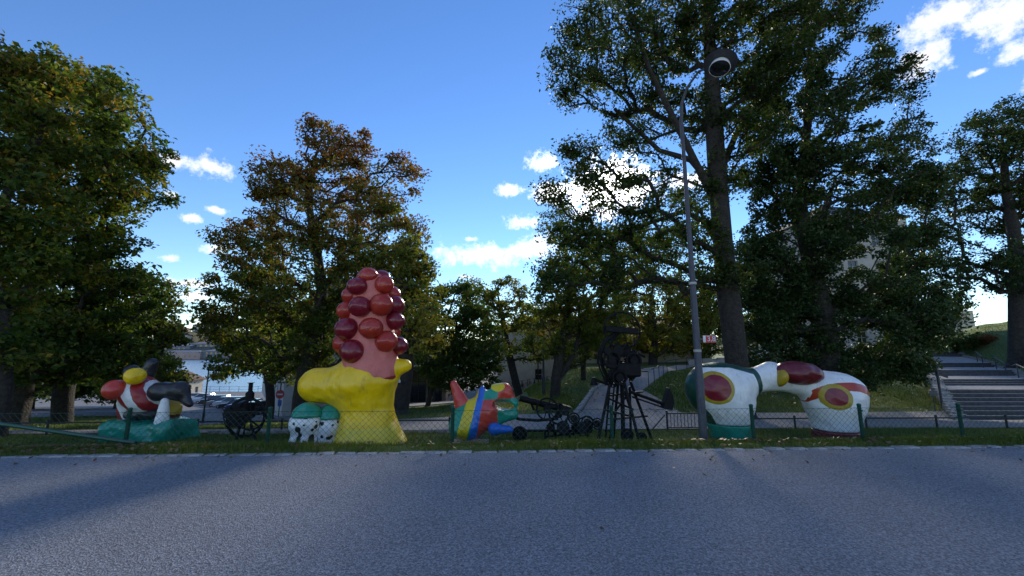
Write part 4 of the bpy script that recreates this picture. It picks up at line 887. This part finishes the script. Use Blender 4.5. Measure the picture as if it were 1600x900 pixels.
solid('body', f_m, lo3, hi3, .026, 'p_multi', root, {
  's_green': lambda V: np.maximum(.085-np.abs((V[:,0]-A3(722,640)[0])-.28*(V[:,2]-A3(722,640)[2])), np.maximum((.24-np.abs(V[:,0]-A3(762,612)[0]))*((V[:,2] > A3(755,622)[2])*2-1.), .17-np.linalg.norm(V[:,[0,2]]-A3(806,636)[[0,2]], axis=1))),
  's_yellow': lambda V: np.maximum(.12-np.abs((V[:,0]-A3(735,640)[0])-.28*(V[:,2]-A3(735,640)[2])), .16-np.linalg.norm((V[:,[0,2]]-A3(778,603)[[0,2]])*[1,1.5], axis=1)),
  's_blue': lambda V: .075-np.abs((V[:,0]-A3(748,640)[0])-.18*(V[:,2]-A3(748,640)[2]))})
solid('horn', lambda P: cap(P, A3(722,632), A3(709,600), r3(12), r3(5.5))+lump(P, .008, 6), A3(690,650,-.4), A3(745,585,.4), .022, 'p_red', root)
def f_bl(P): return smin(cap(P, A3(768,655,-.15), A3(772,670,-.2), r3(6), r3(7)), cap(P, A3(772,671,-.2), A3(797,671,-.2), r3(8), r3(5)), .1)+lump(P, .006, 6)
solid('base_lobe', f_bl, A3(748,692,-.6), A3(815,640,.3), .022, 'p_blue', root)
MB().box((*A3(735,688)[:2], gz3), (.8, .6, .12)).build('plinth', MATS['concrete'], root)

# 4 white arch with two stout legs
A4, r4 = pxf(10.6); root = empty('arch_sculpture', (*A4(1215,690)[:2], g(A4(1215,690)[0], 10.6)), 'large white arched sculpture with green side, crimson pod and two stout feet', 'sculpture')
gl, gr = g(A4(1140,670)[0], 10.6), g(A4(1305,680)[0], 10.6)
def f_a(P):
    d = ell(P, A4(1124,610), (r4(52), r4(40), r4(44)), -.15); d = smin(d, cap(P, A4(1136,640), A4(1140,672), r4(36), r4(28)), .25)
    br = cap(P, A4(1140,602), A4(1205,588), r4(21), r4(19)); br = smin(br, cap(P, A4(1205,588), A4(1285,604), r4(19), r4(21)), .2); d = smin(d, br, .22)
    d = smin(d, ell(P, A4(1303,618), (r4(46), r4(38), r4(36)), .1), .25); d = smin(d, cap(P, A4(1304,640), A4(1305,680), r4(36), r4(29)), .25)
    return d+lump(P, .012, 3)
fzl, fzr = A4(1140,661)[2], A4(1305,671)[2]
def f_a_up(P): cut = np.where(P[:,0] < A4(1215,600)[0], fzl, fzr); return np.maximum(f_a(P), cut-P[:,2])
def dsk(p, R_): return lambda V: np.where(V[:,1] < A4(1215,600)[1], R_-np.linalg.norm(V[:,[0,2]]-p[[0,2]], axis=1), -1.)
solid('body', f_a_up, A4(1060,700,-1.1), A4(1370,545,1.1), .042, 'p_white_arch', root, {
  'outer': lambda V: np.maximum(A4(1096,612,-.5)[0]-V[:,0]+.9*np.maximum(A4(1096,625)[2]-V[:,2], 0)+.5*np.maximum(V[:,2]-A4(1096,590)[2], 0)-.35*np.maximum(A4(1096,646)[2]-V[:,2], 0), np.where(V[:,0] < A4(1172,600)[0], V[:,2]-A4(1125,574,-.2)[2]+.25*np.maximum(V[:,0]-A4(1130,600)[0], 0), -1.)),
  'strap': lambda V: .07-np.abs((V[:,0]-A4(1176,600)[0])+.2*(V[:,2]-A4(1176,600)[2])),
  'band': lambda V: np.where(V[:,0] > A4(1252,600)[0], .10-np.abs(np.linalg.norm((V[:,[0,2]]-A4(1305,650)[[0,2]])*[.75,1], axis=1)-r4(47)), -1),
  'ringd': dsk(A4(1120,606,-.55), r4(24)), 'disc': dsk(A4(1120,606,-.55), r4(19)), 'ring2': dsk(A4(1312,621,-.62), r4(19)), 'disc2': dsk(A4(1312,621,-.62), r4(13))})
solid('left_foot', lambda P: np.maximum(f_a(P)-.02, np.maximum(P[:,2]-fzl+.006, P[:,0]-A4(1215,600)[0])), A4(1060,712,-1.1), A4(1215,645,1.1), .042, 'p_green', root)
solid('right_foot', lambda P: np.maximum(f_a(P)-.02, np.maximum(P[:,2]-fzr+.006, A4(1215,600)[0]-P[:,0])), A4(1215,715,-1.1), A4(1370,655,1.1), .042, 'p_maroon', root)
solid('pod', lambda P: ell(P, A4(1247,583,-.25), (r4(36), r4(24), r4(18)), -.08)+lump(P, .012, 4), A4(1195,615,-1), A4(1300,555,.6), .035, 'p_maroon', root)
solid('pod_collar', lambda P: ell(P, A4(1217,588,-.22), (r4(9), r4(20), r4(16)), -.2), A4(1195,615,-1), A4(1245,560,.6), .03, 'p_mustard', root, {'low': lambda V: -1+0*V[:,0]})

# 5 striped mass on teal rock with dark limb
A5, r5 = pxf(10.8); root = empty('striped_sculpture', (*A5(225,690)[:2], g(A5(225,690)[0], 10.8)), 'red and white banded sculpture with round knobs on a teal rock at the left', 'sculpture')
g5 = g(A5(225,690)[0], 10.8)
def f_rock(P):
    q = np.abs(P-(A5(236,677)))-np.array([r5(44), r5(24), r5(11)]); d = np.linalg.norm(np.maximum(q, 0), axis=1)+np.minimum(q.max(1), 0)-.16
    return d+lump(P, .05, 1.9, .6)
solid('rock', f_rock, A5(150,705,-1.1), A5(310,645,1.1), .04, 'p_teal', root)
n5 = np.array([math.cos(.42), 0, math.sin(.42)])
solid('dome', lambda P: smin(ell(P, A5(222,616), (r5(34), r5(30), r5(25)), -.75), cap(P, A5(200,630), A5(196,655), r5(14), r5(9)), .12)+lump(P, .012, 4), A5(150,690,-1), A5(285,565,1), .036, 'p_stripes', root, {'stripe': lambda V: .5*np.abs(np.mod(((V-A5(210,616))@n5)/.42, 1)-.5)*.42-.055})
for (cx, cy, R_, dz, mt) in ((180, 609, 15.5, -.45, 'p_red'), (211, 588, 13.5, -.4, 'p_yellow')):
    solid('knob', lambda P: ell(P, A5(cx, cy, dz), (r5(R_), r5(R_), r5(R_)*.95), .2)+lump(P, .006, 6), A5(cx-26,cy+24,dz-.5), A5(cx+26,cy-24,dz+.5), .026, mt, root, {'foot': lambda V: -1+0*V[:,0]})
solid('back_block', lambda P: smin(cap(P, A5(212,598,.5), A5(206,580,.5), r5(16), r5(11)), cap(P, A5(226,592,.4), A5(238,568,.4), r5(12), r5(9)), .1)+lump(P, .012, 5), A5(175,630,-.2), A5(262,545,1.2), .036, 'p_char', root)
solid('dark_limb', lambda P: smin(cap(P, A5(248,612,-.2), A5(280,610,-.2), r5(14), r5(13)), cap(P, A5(281,612,-.2), A5(297,632,-.2), r5(11), r5(5)), .14)+lump(P, .012, 5), A5(225,650,-.8), A5(310,585,.5), .034, 'p_char', root)
solid('dark_boulder', lambda P: ell(P, A5(228,645,.1), (r5(28), r5(24), r5(12)))+lump(P, .012, 5), A5(190,670,-.7), A5(265,625,.9), .036, 'p_char', root)
solid('white_leg', lambda P: cap(P, A5(258,628,-.35), A5(252,662,-.35), r5(6), r5(9))+lump(P, .01, 5), A5(235,680,-.8), A5(275,610,.2), .03, 'p_white', root)
solid('mustard_lump', lambda P: ell(P, A5(269,642,.4), (r5(13), r5(13), r5(17)))+lump(P, .01, 5), A5(245,672,-.1), A5(292,615,.9), .034, 'p_mustard', root, {'low': lambda V: A5(269,647,.4)[2]-V[:,2]})

# ------------------------------------------------------------------ black iron machines (generic wheels, frames and rods)
IR = MATS['iron']
def wheel(parent, c, R_, r=.03, spokes=6, axis='Y', hub=.09, name='wheel', w=.05, ph=.2):
    c = Vector([float(v) for v in c]); w_ = MB().ring(c, R_, r, axis, 36, 6).build(name, IR, parent, smooth=True)
    e = {'Y': (Vector((1,0,0)), Vector((0,0,1)), Vector((0,1,0))), 'X': (Vector((0,1,0)), Vector((0,0,1)), Vector((1,0,0)))}[axis]
    for k in range(spokes):
        t = 2*PI*k/spokes+ph; d = e[0]*math.cos(t)+e[1]*math.sin(t); MB().tube([c+d*hub*.7, c+d*(R_-r*.5)], r*.55, 6).build('spoke', IR, w_)
    MB().tube([c-e[2]*w, c+e[2]*w], hub, 12).build('hub', IR, w_, smooth=True); return w_
def rod(parent, a, b, r=.02, name='rod', n=7): return MB().tube([a, b], r, n).build(name, IR, parent, smooth=True)
def gear(parent, c, R_, n=14, w=.06, name='gear'):
    c = Vector([float(v) for v in c]); pts = []
    for k in range(n*4):
        t = 2*PI*k/(n*4); rr = R_ if k % 4 < 2 else R_*.84; pts.append(c+Vector((rr*math.cos(t), -w/2, rr*math.sin(t))))
    return MB().prism(pts, None, (0, w, 0)).build(name, IR, parent)
# flywheel engine at the left
A6, r6 = pxf(10.6); root = empty('flywheel_machine', (*A6(388,690)[:2], g(A6(388,690)[0], 10.6)), 'black iron flywheel engine on short legs right of the striped sculpture', 'machine')
wheel(root, A6(384,652,.1), r6(29), .035, 6, ph=.5)
wheel(root, A6(392,648,-.25), r6(22), .025, 4, ph=.1)
MB().tube([A6(372,652,-.3), A6(372,652,.3)], r6(15), 18).build('drum', IR, root, smooth=True); gear(root, A6(358,646,-.2), r6(9), 10)
MB().box(A6(380,640), (r6(24), .4, r6(20))).build('gearbox', IR, root, bevel=.04); MB().lathe(A6(390,622), [(.10,0),(.10,.12),(.05,.18),(.05,.36),(.09,.38)], 12).build('cylinder_head', IR, root)
for xx, dd in ((368,-.25),(368,.25),(400,-.25),(400,.25)): rod(root, A6(xx*.5+384*.5,662,dd*.7), A6(xx,690,dd), .035, 'leg')
rod(root, A6(362,655,-.3), A6(404,640,-.3), .02); MB().tube([A6(348,645), A6(352,664), A6(362,678), A6(378,684)], .014, 6).build('hose', IR, root)
# low machine with long barrel and wheels
A7, r7 = pxf(10.0); root = empty('barrel_machine', (*A7(880,690)[:2], g(A7(880,690)[0], 10)), 'low black iron machine with a long raised barrel beside the multicoloured sculpture', 'machine')
rod(root, A7(812,622), A7(872,637), .075, 'barrel', 12); MB().tube([A7(830,629), A7(834,640), A7(840,642)], .03, 7).build('bracket', IR, root)
wheel(root, A7(855,639,-.1), r7(16), .022, 6); wheel(root, A7(873,647,.12), r7(15), .025, 5); wheel(root, A7(897,654,-.1), r7(8), .02, 5); wheel(root, A7(812,678,-.2), r7(9), .04, 6)
MB().prism([A7(874,648,-.2), A7(880,633,-.2), A7(893,637,-.2), A7(886,650,-.2)], None, (0, .3, 0)).build('plate', IR, root)
MB().tube([A7(797,650), A7(812,655), A7(840,657), A7(872,654)], .035, 8).build('curved_arm', IR, root, smooth=True)
rod(root, A7(790,673), A7(905,673), .03, 'frame_rail'); rod(root, A7(852,682,.4), A7(925,674,.4), .03, 'frame_rail')
for k in range(7):
    xx = 856+k*10; rod(root, A7(xx,681,-.2+.1*(k%3)), A7(xx+rnd.uniform(-6,8),655+rnd.uniform(-3,8),-.2+.1*(k%3)), .025)
    if k % 2 == 0: gear(root, A7(xx+4,668,.05*k-.1), r7(7+k%3*1.5), 10+k)
MB().tube([A7(880,668,-.25), A7(880,668,.3)], r7(10), 16).build('drum', IR, root, smooth=True); MB().tube([A7(910,668,-.2), A7(910,668,.3)], r7(9), 16).build('drum', IR, root, smooth=True)
wheel(root, A7(918,660,-.05), r7(9), .018, 0); wheel(root, A7(933,662,.1), r7(8), .016, 4)
for xx in (852, 868, 890, 918): rod(root, A7(xx,672), A7(xx,686), .03, 'leg')
MB().tube([A7(905,655), A7(915,650), A7(926,656), A7(930,668)], .018, 6).build('hose', IR, root)
# tall lattice tower machine
A8, r8 = pxf(10.0); root = empty('tower_machine', (*A8(985,690)[:2], g(A8(985,690)[0], 10)), 'tall black iron tower machine with wheel on top and a shovel arm', 'machine')
gz8 = g(A8(985,690)[0], 10)-.05
feet = [(933,691,-.35),(958,688,.55),(1000,691,-.45),(1019,681,.4)]; tops8 = [(953,600,-.18),(966,596,.2),(975,596,-.2),(985,596,.18)]
for (a, b) in zip(feet, tops8):
    p, q = A8(*a), A8(*b); p[2] = g(p[0], p[1])-.03; rod(root, p, q, .035, 'leg', 8)
rod(root, A8(953,600,-.1), A8(946,688,.1), .025, 'ladder_stile'); rod(root, A8(960,600,-.1), A8(953,688,.1), .02, 'ladder_stile')
for k in range(9): t = (k+.5)/9; rod(root, A8(953-7*t,600+88*t,-.1+.2*t), A8(960-7*t,600+88*t,-.1+.2*t), .012, 'rung', 5)
for a, b in (((945,640,-.3),(992,652,-.3)),((950,622,-.2),(990,640,-.3)),((958,655,.3),(1012,650,.3)),((952,618,0),(1005,612,0)),((956,650,.2),(986,610,.1)),((990,655,0),(975,610,0))): rod(root, A8(*a), A8(*b), .024, 'brace')
rod(root, A8(972,600), A8(974,690), .05, 'centre_post', 10); rod(root, A8(984,604), A8(986,688,.2), .03, 'centre_post')
MB().tube([A8(956,602), A8(942,575), A8(938,555), A8(945,535), A8(962,520), A8(975,512)], .045, 8).build('curved_frame', IR, root, smooth=True)
MB().tube([A8(964,600,.2), A8(952,570,.2), A8(950,548,.2), A8(958,530,.2), A8(972,516,.2)], .03, 8).build('curved_frame', IR, root, smooth=True)
MB().tube([A8(946,598,-.2), A8(936,572,-.2), A8(934,552,-.2), A8(944,530,-.2)], .02, 6).build('curved_frame', IR, root, smooth=True)
wheel(root, A8(972,516), r8(29), .022, 4, ph=.35, hub=.06); MB().box(A8(971,516,-.05), (r8(52), .16, .14), M=Matrix.Rotation(.09, 3, 'Y')).build('beam', IR, root, bevel=.015)
MB().box(A8(978,577), (.6, .5, .34)).build('gearbox', IR, root, bevel=.04); wheel(root, A8(990,563,-.2), r8(11), .03, 6); MB().tube([A8(990,563,-.15), A8(990,563,.35)], r8(9), 16).build('drum', IR, root, smooth=True)
for k in range(44):
    x0, y0 = 944+rnd.uniform(0,48), 534+rnd.uniform(0,72); x1, y1 = x0+rnd.uniform(-14,18), y0+rnd.uniform(-16,16); dz = rnd.uniform(-.3,.3); rod(root, A8(x0,y0,dz), A8(x1,y1,dz+.1), rnd.uniform(.014,.034), 'rod', 6)
for k in range(9): gear(root, A8(950+5*k, 548+((k*7)%5)*9, -.3+.07*k), r8(6+k%3*2.5), 10+k)
wheel(root, A8(956,562,-.25), r8(12), .025, 5); wheel(root, A8(968,590,-.3), r8(10), .025, 6); MB().tube([A8(966,548,-.2), A8(966,548,.3)], r8(8), 16).build('drum', IR, root, smooth=True)
rod(root, A8(965,580), A8(1012,580,-.1), .018); rod(root, A8(975,562), A8(998,552), .03)
rod(root, A8(956,603), A8(929,593), .03, 'side_arm'); MB().lathe(A8(928,602), [(.10,0),(.07,.09),(.04,.18)], 10).build('bell_weight', IR, root)
rod(root, A8(985,612), A8(1040,632), .04, 'shovel_arm', 8); rod(root, A8(988,620), A8(1040,638), .02, 'shovel_arm', 8)
MB().prism([A8(1036,638,-.15), A8(1046,606,-.1), A8(1052,617,-.1), A8(1054,630,-.1), A8(1051,642,-.15)], None, (0, .22, 0)).build('shovel', IR, root, bevel=.01)
wheel(root, A8(1003,684,-.3), r8(6), .03, 4); wheel(root, A8(980,680,-.35), r8(8), .03, 5)

# ------------------------------------------------------------------ street lamp with clearance sign
LY = 8.15; bX = at(1099, 680, LY)[0]; lamp = empty('street_lamp', (bX, LY, g(bX, LY)), 'tall grey street lamp with curved arm leaning over the road', 'street lamp')
zt = at(1066, 185, LY)[2]; gl_ = g(bX, LY)
MB().lathe((bX, LY, gl_-.3), [(.076,0),(.076,1.6),(.070,1.62),(.052,3.9),(.048,3.92),(.036,zt-gl_+.3)], 14).build('pole', MATS['galv'], lamp, smooth=True)
HY = 7.1; h0 = at(1126, 96, HY); axh = Vector((.25, -.12, 1)).normalized()
armp = [Vector((bX, LY, zt-.05)), Vector((bX+.02, LY-.04, zt+.35)), Vector((bX+.10, LY-.18, zt+.62)), Vector((bX+.24, LY-.42, zt+.80)), Vector((float(h0[0]), HY, float(h0[2])))]
MB().tube(armp, [.036,.03,.026,.024,.024], 10).build('arm', MATS['galv'], lamp, smooth=True)
Rm = Vector((0,0,1)).rotation_difference(Vector((.30, .22, 1)).normalized()).to_matrix(); hc = Vector((float(h0[0]), HY, float(h0[2])))
hd = MB().lathe(hc, [(.02,.10),(.10,.09),(.13,.03),(.285,-.02),(.30,-.035),(.28,-.04),(.12,-.03),(.02,-.03)], 26, Rm).build('lamp_shade', MATS['galv'], lamp, smooth=True)
MB().lathe(hc, [(.12,-.035),(.165,-.10),(.19,-.19),(.185,-.20),(.18,-.19)], 26, Rm).build('reflector', MATS['white_enamel'], hd, smooth=True)
MB().lathe(hc, [(.02,-.215),(.12,-.215),(.178,-.193)], 26, Rm).build('lens', MATS['glass_dark'], hd, smooth=True)
MB().box((bX, LY-.074, gl_+.75), (.075, .02, .3)).build('access_door', MATS['galv'], lamp, bevel=.006)
for zz in (2.95, 1.6): MB().lathe((bX, LY, zz), [(.072,0),(.075,.02),(.072,.05)], 14).build('band', MATS['trim'], lamp)
sp = at(1104, 530, LY); sign = empty('clearance_sign', (float(sp[0]), LY-.07, float(sp[2])), 'small red sign reading 3,8 clamped to the street lamp', 'sign')
sw, sh = 20/F_PX*LY, 11/F_PX*LY
MB().box((sp[0]+.02, LY-.07, sp[2]), (sw, .012, sh)).build('plate', MATS['red_paint'], sign)
MB().box((sp[0]+.02-sw/2+.028, LY-.079, sp[2]), (.05, .006, sh-.015)).build('white_cell', MATS['pale_paint'], sign)
MB().box((sp[0]-sw/2-.02, LY-.04, sp[2]), (.10, .05, .04)).build('clamp', MATS['galv'], sign)
def text(body, loc, size, mat, parent, name='lettering'):
    cu = bpy.data.curves.new(name, 'FONT'); cu.body = body; cu.size = size; cu.extrude = .002; cu.align_x = 'CENTER'; cu.align_y = 'CENTER'
    tmp = bpy.data.objects.new('tmp', cu); COL.objects.link(tmp); dg = bpy.context.evaluated_depsgraph_get(); me = bpy.data.meshes.new_from_object(tmp.evaluated_get(dg)); bpy.data.objects.remove(tmp)
    me.transform(Matrix.Translation([float(v) for v in loc]) @ Matrix.Rotation(PI/2, 4, 'X')); me.materials.clear(); me.materials.append(mat); return link(name, me, parent)
text('3,8', (sp[0]+.055, LY-.079, sp[2]), .135, MATS['pale_paint'], sign)
MB().box((sp[0]+.02, LY-.0775, sp[2]+sh/2-.006), (sw, .004, .006)).build('border', MATS['pale_paint'], sign); MB().box((sp[0]+.02+sw/2-.005, LY-.0775, sp[2]), (.006, .004, sh-.02)).build('border', MATS['pale_paint'], sign)
# plate on the trunk right of the yellow sculpture
tp_ = at(621, 595.5, 16.55); MB_ = empty('trunk_plate', tp_, 'small pale blue plate nailed to the trunk right of the yellow sculpture', 'sign')
MB().box(tp_, (.24, .015, .11)).build('plate', MATS['pale_paint'], MB_); MB().box(tp_+[0,-.012,.0], (.2, .006, .02)).build('stripe', MATS['blue_paint'], MB_)
# lower street: lamp, road signs
def street_lamp2(label, px, D, pyt, side):
    X = at(px, 640, D)[0]; z = g(X, D); zt = at(px, pyt, D)[2]; e = empty('street_lamp', (X, D, z), label, 'street lamp')
    MB().lathe((X, D, z-.2), [(.10,0),(.10,1.2),(.07,1.25),(.05,zt-z+.2)], 10).build('pole', MATS['black_metal'], e, smooth=True)
    MB().box((X+side*.3, D, zt+.02), (.7, .3, .12), M=Matrix.Rotation(-.12, 3, 'Y')).build('lamp_head', MATS['black_metal'], e, bevel=.03)
street_lamp2('dark lamp post in front of the parked cars', 319, 38, 577, 1)
street_lamp2('slim lamp post on the grass bank in front of the cream building', 850, 24, 540, 1)
X = at(436, 640, 35)[0]; z = g(X, 35); e = empty('road_sign', (X, 35, z), 'red round no-entry sign over a blue sign on a pole by the arched building', 'sign')
MB().tube([(X,35,z-.2),(X,35,z+2.9)], .035, 8).build('pole', MATS['galv'], e)
Mr = Matrix.Rotation(PI/2, 3, 'X'); zc = at(436, 616, 35)[2]
MB().lathe((X,34.95,zc), [(.02,-.012),(.36,-.012),(.36,.012),(.02,.012)], 20, Mr).build('round_plate', MATS['red_paint'], e); MB().box((X,34.925,zc), (.48,.02,.11)).build('white_bar', MATS['pale_paint'], e); MB().box((X+.03,34.95,zc-.72), (.3,.02,.5)).build('blue_plate', MATS['blue_paint'], e)
# quay railing
qr = empty('quay_railing', (-70, 104, -8.2), 'dark railing along the quay beyond the parked cars', 'railing')
for k in range(24): xx = -92+k*2.4; MB().lathe((xx, 104, g(xx,104)-.2), [(.05,0),(.05,1.4),(.09,1.45),(.02,1.55)], 6).build('post', MATS['black_metal'], qr)
for hh in (.6, 1.2): MB().tube([(-92,104,g(-92,104)+hh), (-64,104,g(-64,104)+hh), (-37,104,g(-37,104)+hh)], .03, 5).build('rail', MATS['black_metal'], qr)

# ------------------------------------------------------------------ parked cars
def car(paint, kind):
    e = empty('parked_car', (0,0,0), 'x', 'car'); L_, W_, H_ = (4.5, 1.8, 1.46) if kind == 0 else (4.3, 1.8, 1.6)
    side = [(-2.2,.35),(-2.25,.62),(-2.15,.85),(-1.35,.95),(2.0,.93),(2.2,.8),(2.22,.4)] if kind == 0 else [(-2.1,.35),(-2.18,.7),(-2.05,.95),(-1.2,1.03),(2.02,1.0),(2.1,.8),(2.1,.4)]
    b = MB(); n = len(side); V = []
    for yy, k in ((-.9,.94),(-.82,1.0),(.82,1.0),(.9,.94)):
        V += [(x*(1 if abs(yy) < .85 else .985), yy, .3+(z-.3)*(1 if abs(yy) < .85 else .93)) for x, z in side]
    Fs = [tuple(range(n-1,-1,-1)), tuple(3*n+i for i in range(n))]+[(j*n+i, j*n+(i+1)%n, (j+1)*n+(i+1)%n, (j+1)*n+i) for j in range(3) for i in range(n)]
    b.add(V, Fs); b.build('body', paint, e, smooth=True, keep=False)
    zb, zt = (.93, H_) if kind == 0 else (1.01, H_); x0, x1 = (-1.15, 1.95) if kind == 0 else (-1.05, 2.0); r0, r1 = (-.35, 1.15) if kind == 0 else (-.3, 1.7)
    G = [(x0,-.78,zb-.02),(x1,-.78,zb-.02),(x1,.78,zb-.02),(x0,.78,zb-.02),(r0,-.62,zt-.03),(r1,-.62,zt-.03),(r1,.62,zt-.03),(r0,.62,zt-.03)]
    gl = MB().add(G, [(0,1,5,4),(2,3,7,6),(1,2,6,5),(3,0,4,7)]).build('window_band', MATS['glass_dark'], e, keep=False)
    MB().box(((r0+r1)/2, 0, zt), (r1-r0+.06, 1.28, .06)).build('roof', paint, e, keep=False, bevel=.025)
    for (i, j) in ((0,4),(1,5),(2,6),(3,7)): MB().tube([G[i], G[j]], .045, 5).build('pillar', paint, e, keep=False)
    for sx in (-1.35, 1.35):
        for sy in (-.84, .84):
            w = MB().ring((sx, sy, .31), .22, .09, 'Y', 16, 6).build('wheel', MATS['rubber'], e, keep=False, smooth=True); MB().tube([(sx, sy-.05, .31), (sx, sy+.05, .31)], .19, 12).build('rim', MATS['chrome'], w, keep=False)
    for sy in (-.62, .62):
        MB().box((-2.17, sy, .74), (.12, .34, .12)).build('headlight', MATS['lamp_glass'], e, keep=False, bevel=.02); MB().box((2.17, sy, .78), (.1, .3, .14)).build('tail_light', MATS['red_paint'], e, keep=False, bevel=.02)
    MB().box((-2.22, 0, .45), (.04, .5, .11)).build('number_plate', MATS['white_enamel'], e, keep=False)
    return e
order_c = ['white','white','silver','black','grey','silver','black','blue','silver','black']
desc = ['white car at the far water end of the parked row', 'second white car from the water end of the parked row', 'third car from the water end of the row, silver', 'fourth car from the water end of the row, black',
        'fifth car from the water end of the row, grey', 'sixth car from the water end of the row, silver', 'seventh car from the water end of the row, black', 'eighth car from the water end of the row, dark blue', 'ninth car from the water end of the row, silver', 'black car nearest the flywheel engine, last of the parked row']
done = {}
for i in range(10):
    t = i/9; D = 80-30*t; px = 303+t*104; X = at(px, 635, D)[0]; key = (order_c[i], i % 2)
    c = car(MATS['car_'+order_c[i]], i % 2) if key not in done else copy_tree(done[key]); done.setdefault(key, c)
    c.location = (X, D, g(X, D)+.055); c.rotation_euler = (0, 0, math.radians(8+rnd.uniform(-3,3))); tag(c, desc[i], 'car', 'cars parked along the lower street')
# ------------------------------------------------------------------ bicycles along the cream building
def bicycle():
    e = empty('bicycle', (0,0,0), 'x', 'bicycle'); K = MATS['black_metal']
    for xx in (-.52, .52): MB().ring((xx,0,.34), .32, .022, 'Y', 20, 5).build('wheel', MATS['rubber'], e, keep=False)
    f = MB()
    for a, b in (((-.52,.34),(-.08,.32)),((-.08,.32),(-.2,.85)),((-.18,.75),(.35,.78)),((-.08,.32),(.36,.72)),((.52,.34),(.34,.95)),((-.52,.34),(-.18,.75))): f.tube([(a[0],0,a[1]),(b[0],0,b[1])], .022, 6)
    f.build('frame', K, e, keep=False); MB().box((-.21,0,.9), (.26,.13,.06)).build('saddle', K, e, keep=False, bevel=.02); MB().tube([(.3,-.27,1.0),(.34,-.1,.97),(.34,.1,.97),(.3,.27,1.0)], .018, 6).build('handlebar', K, e, keep=False)
    return e
b0 = None
for i in range(14):
    px = 788+i*9.5; D = 44.3+.25*(i % 2); X = at(px, 605, D)[0]; c = bicycle() if b0 is None else copy_tree(b0); b0 = b0 or c
    c.location = (X, D, g(X, D)+.02); c.rotation_euler = (rnd.uniform(-.08,.08), 0, 1.2+rnd.uniform(-.35,.35)); tag(c, 'dark bicycle in the row parked along the cream building wall', 'bicycle', 'bicycles parked along the cream building')

#print('TRIS', sum(len(o.data.loop_triangles) if (o.data.calc_loop_triangles() or True) else 0 for o in bpy.data.objects if o.type == 'MESH'))
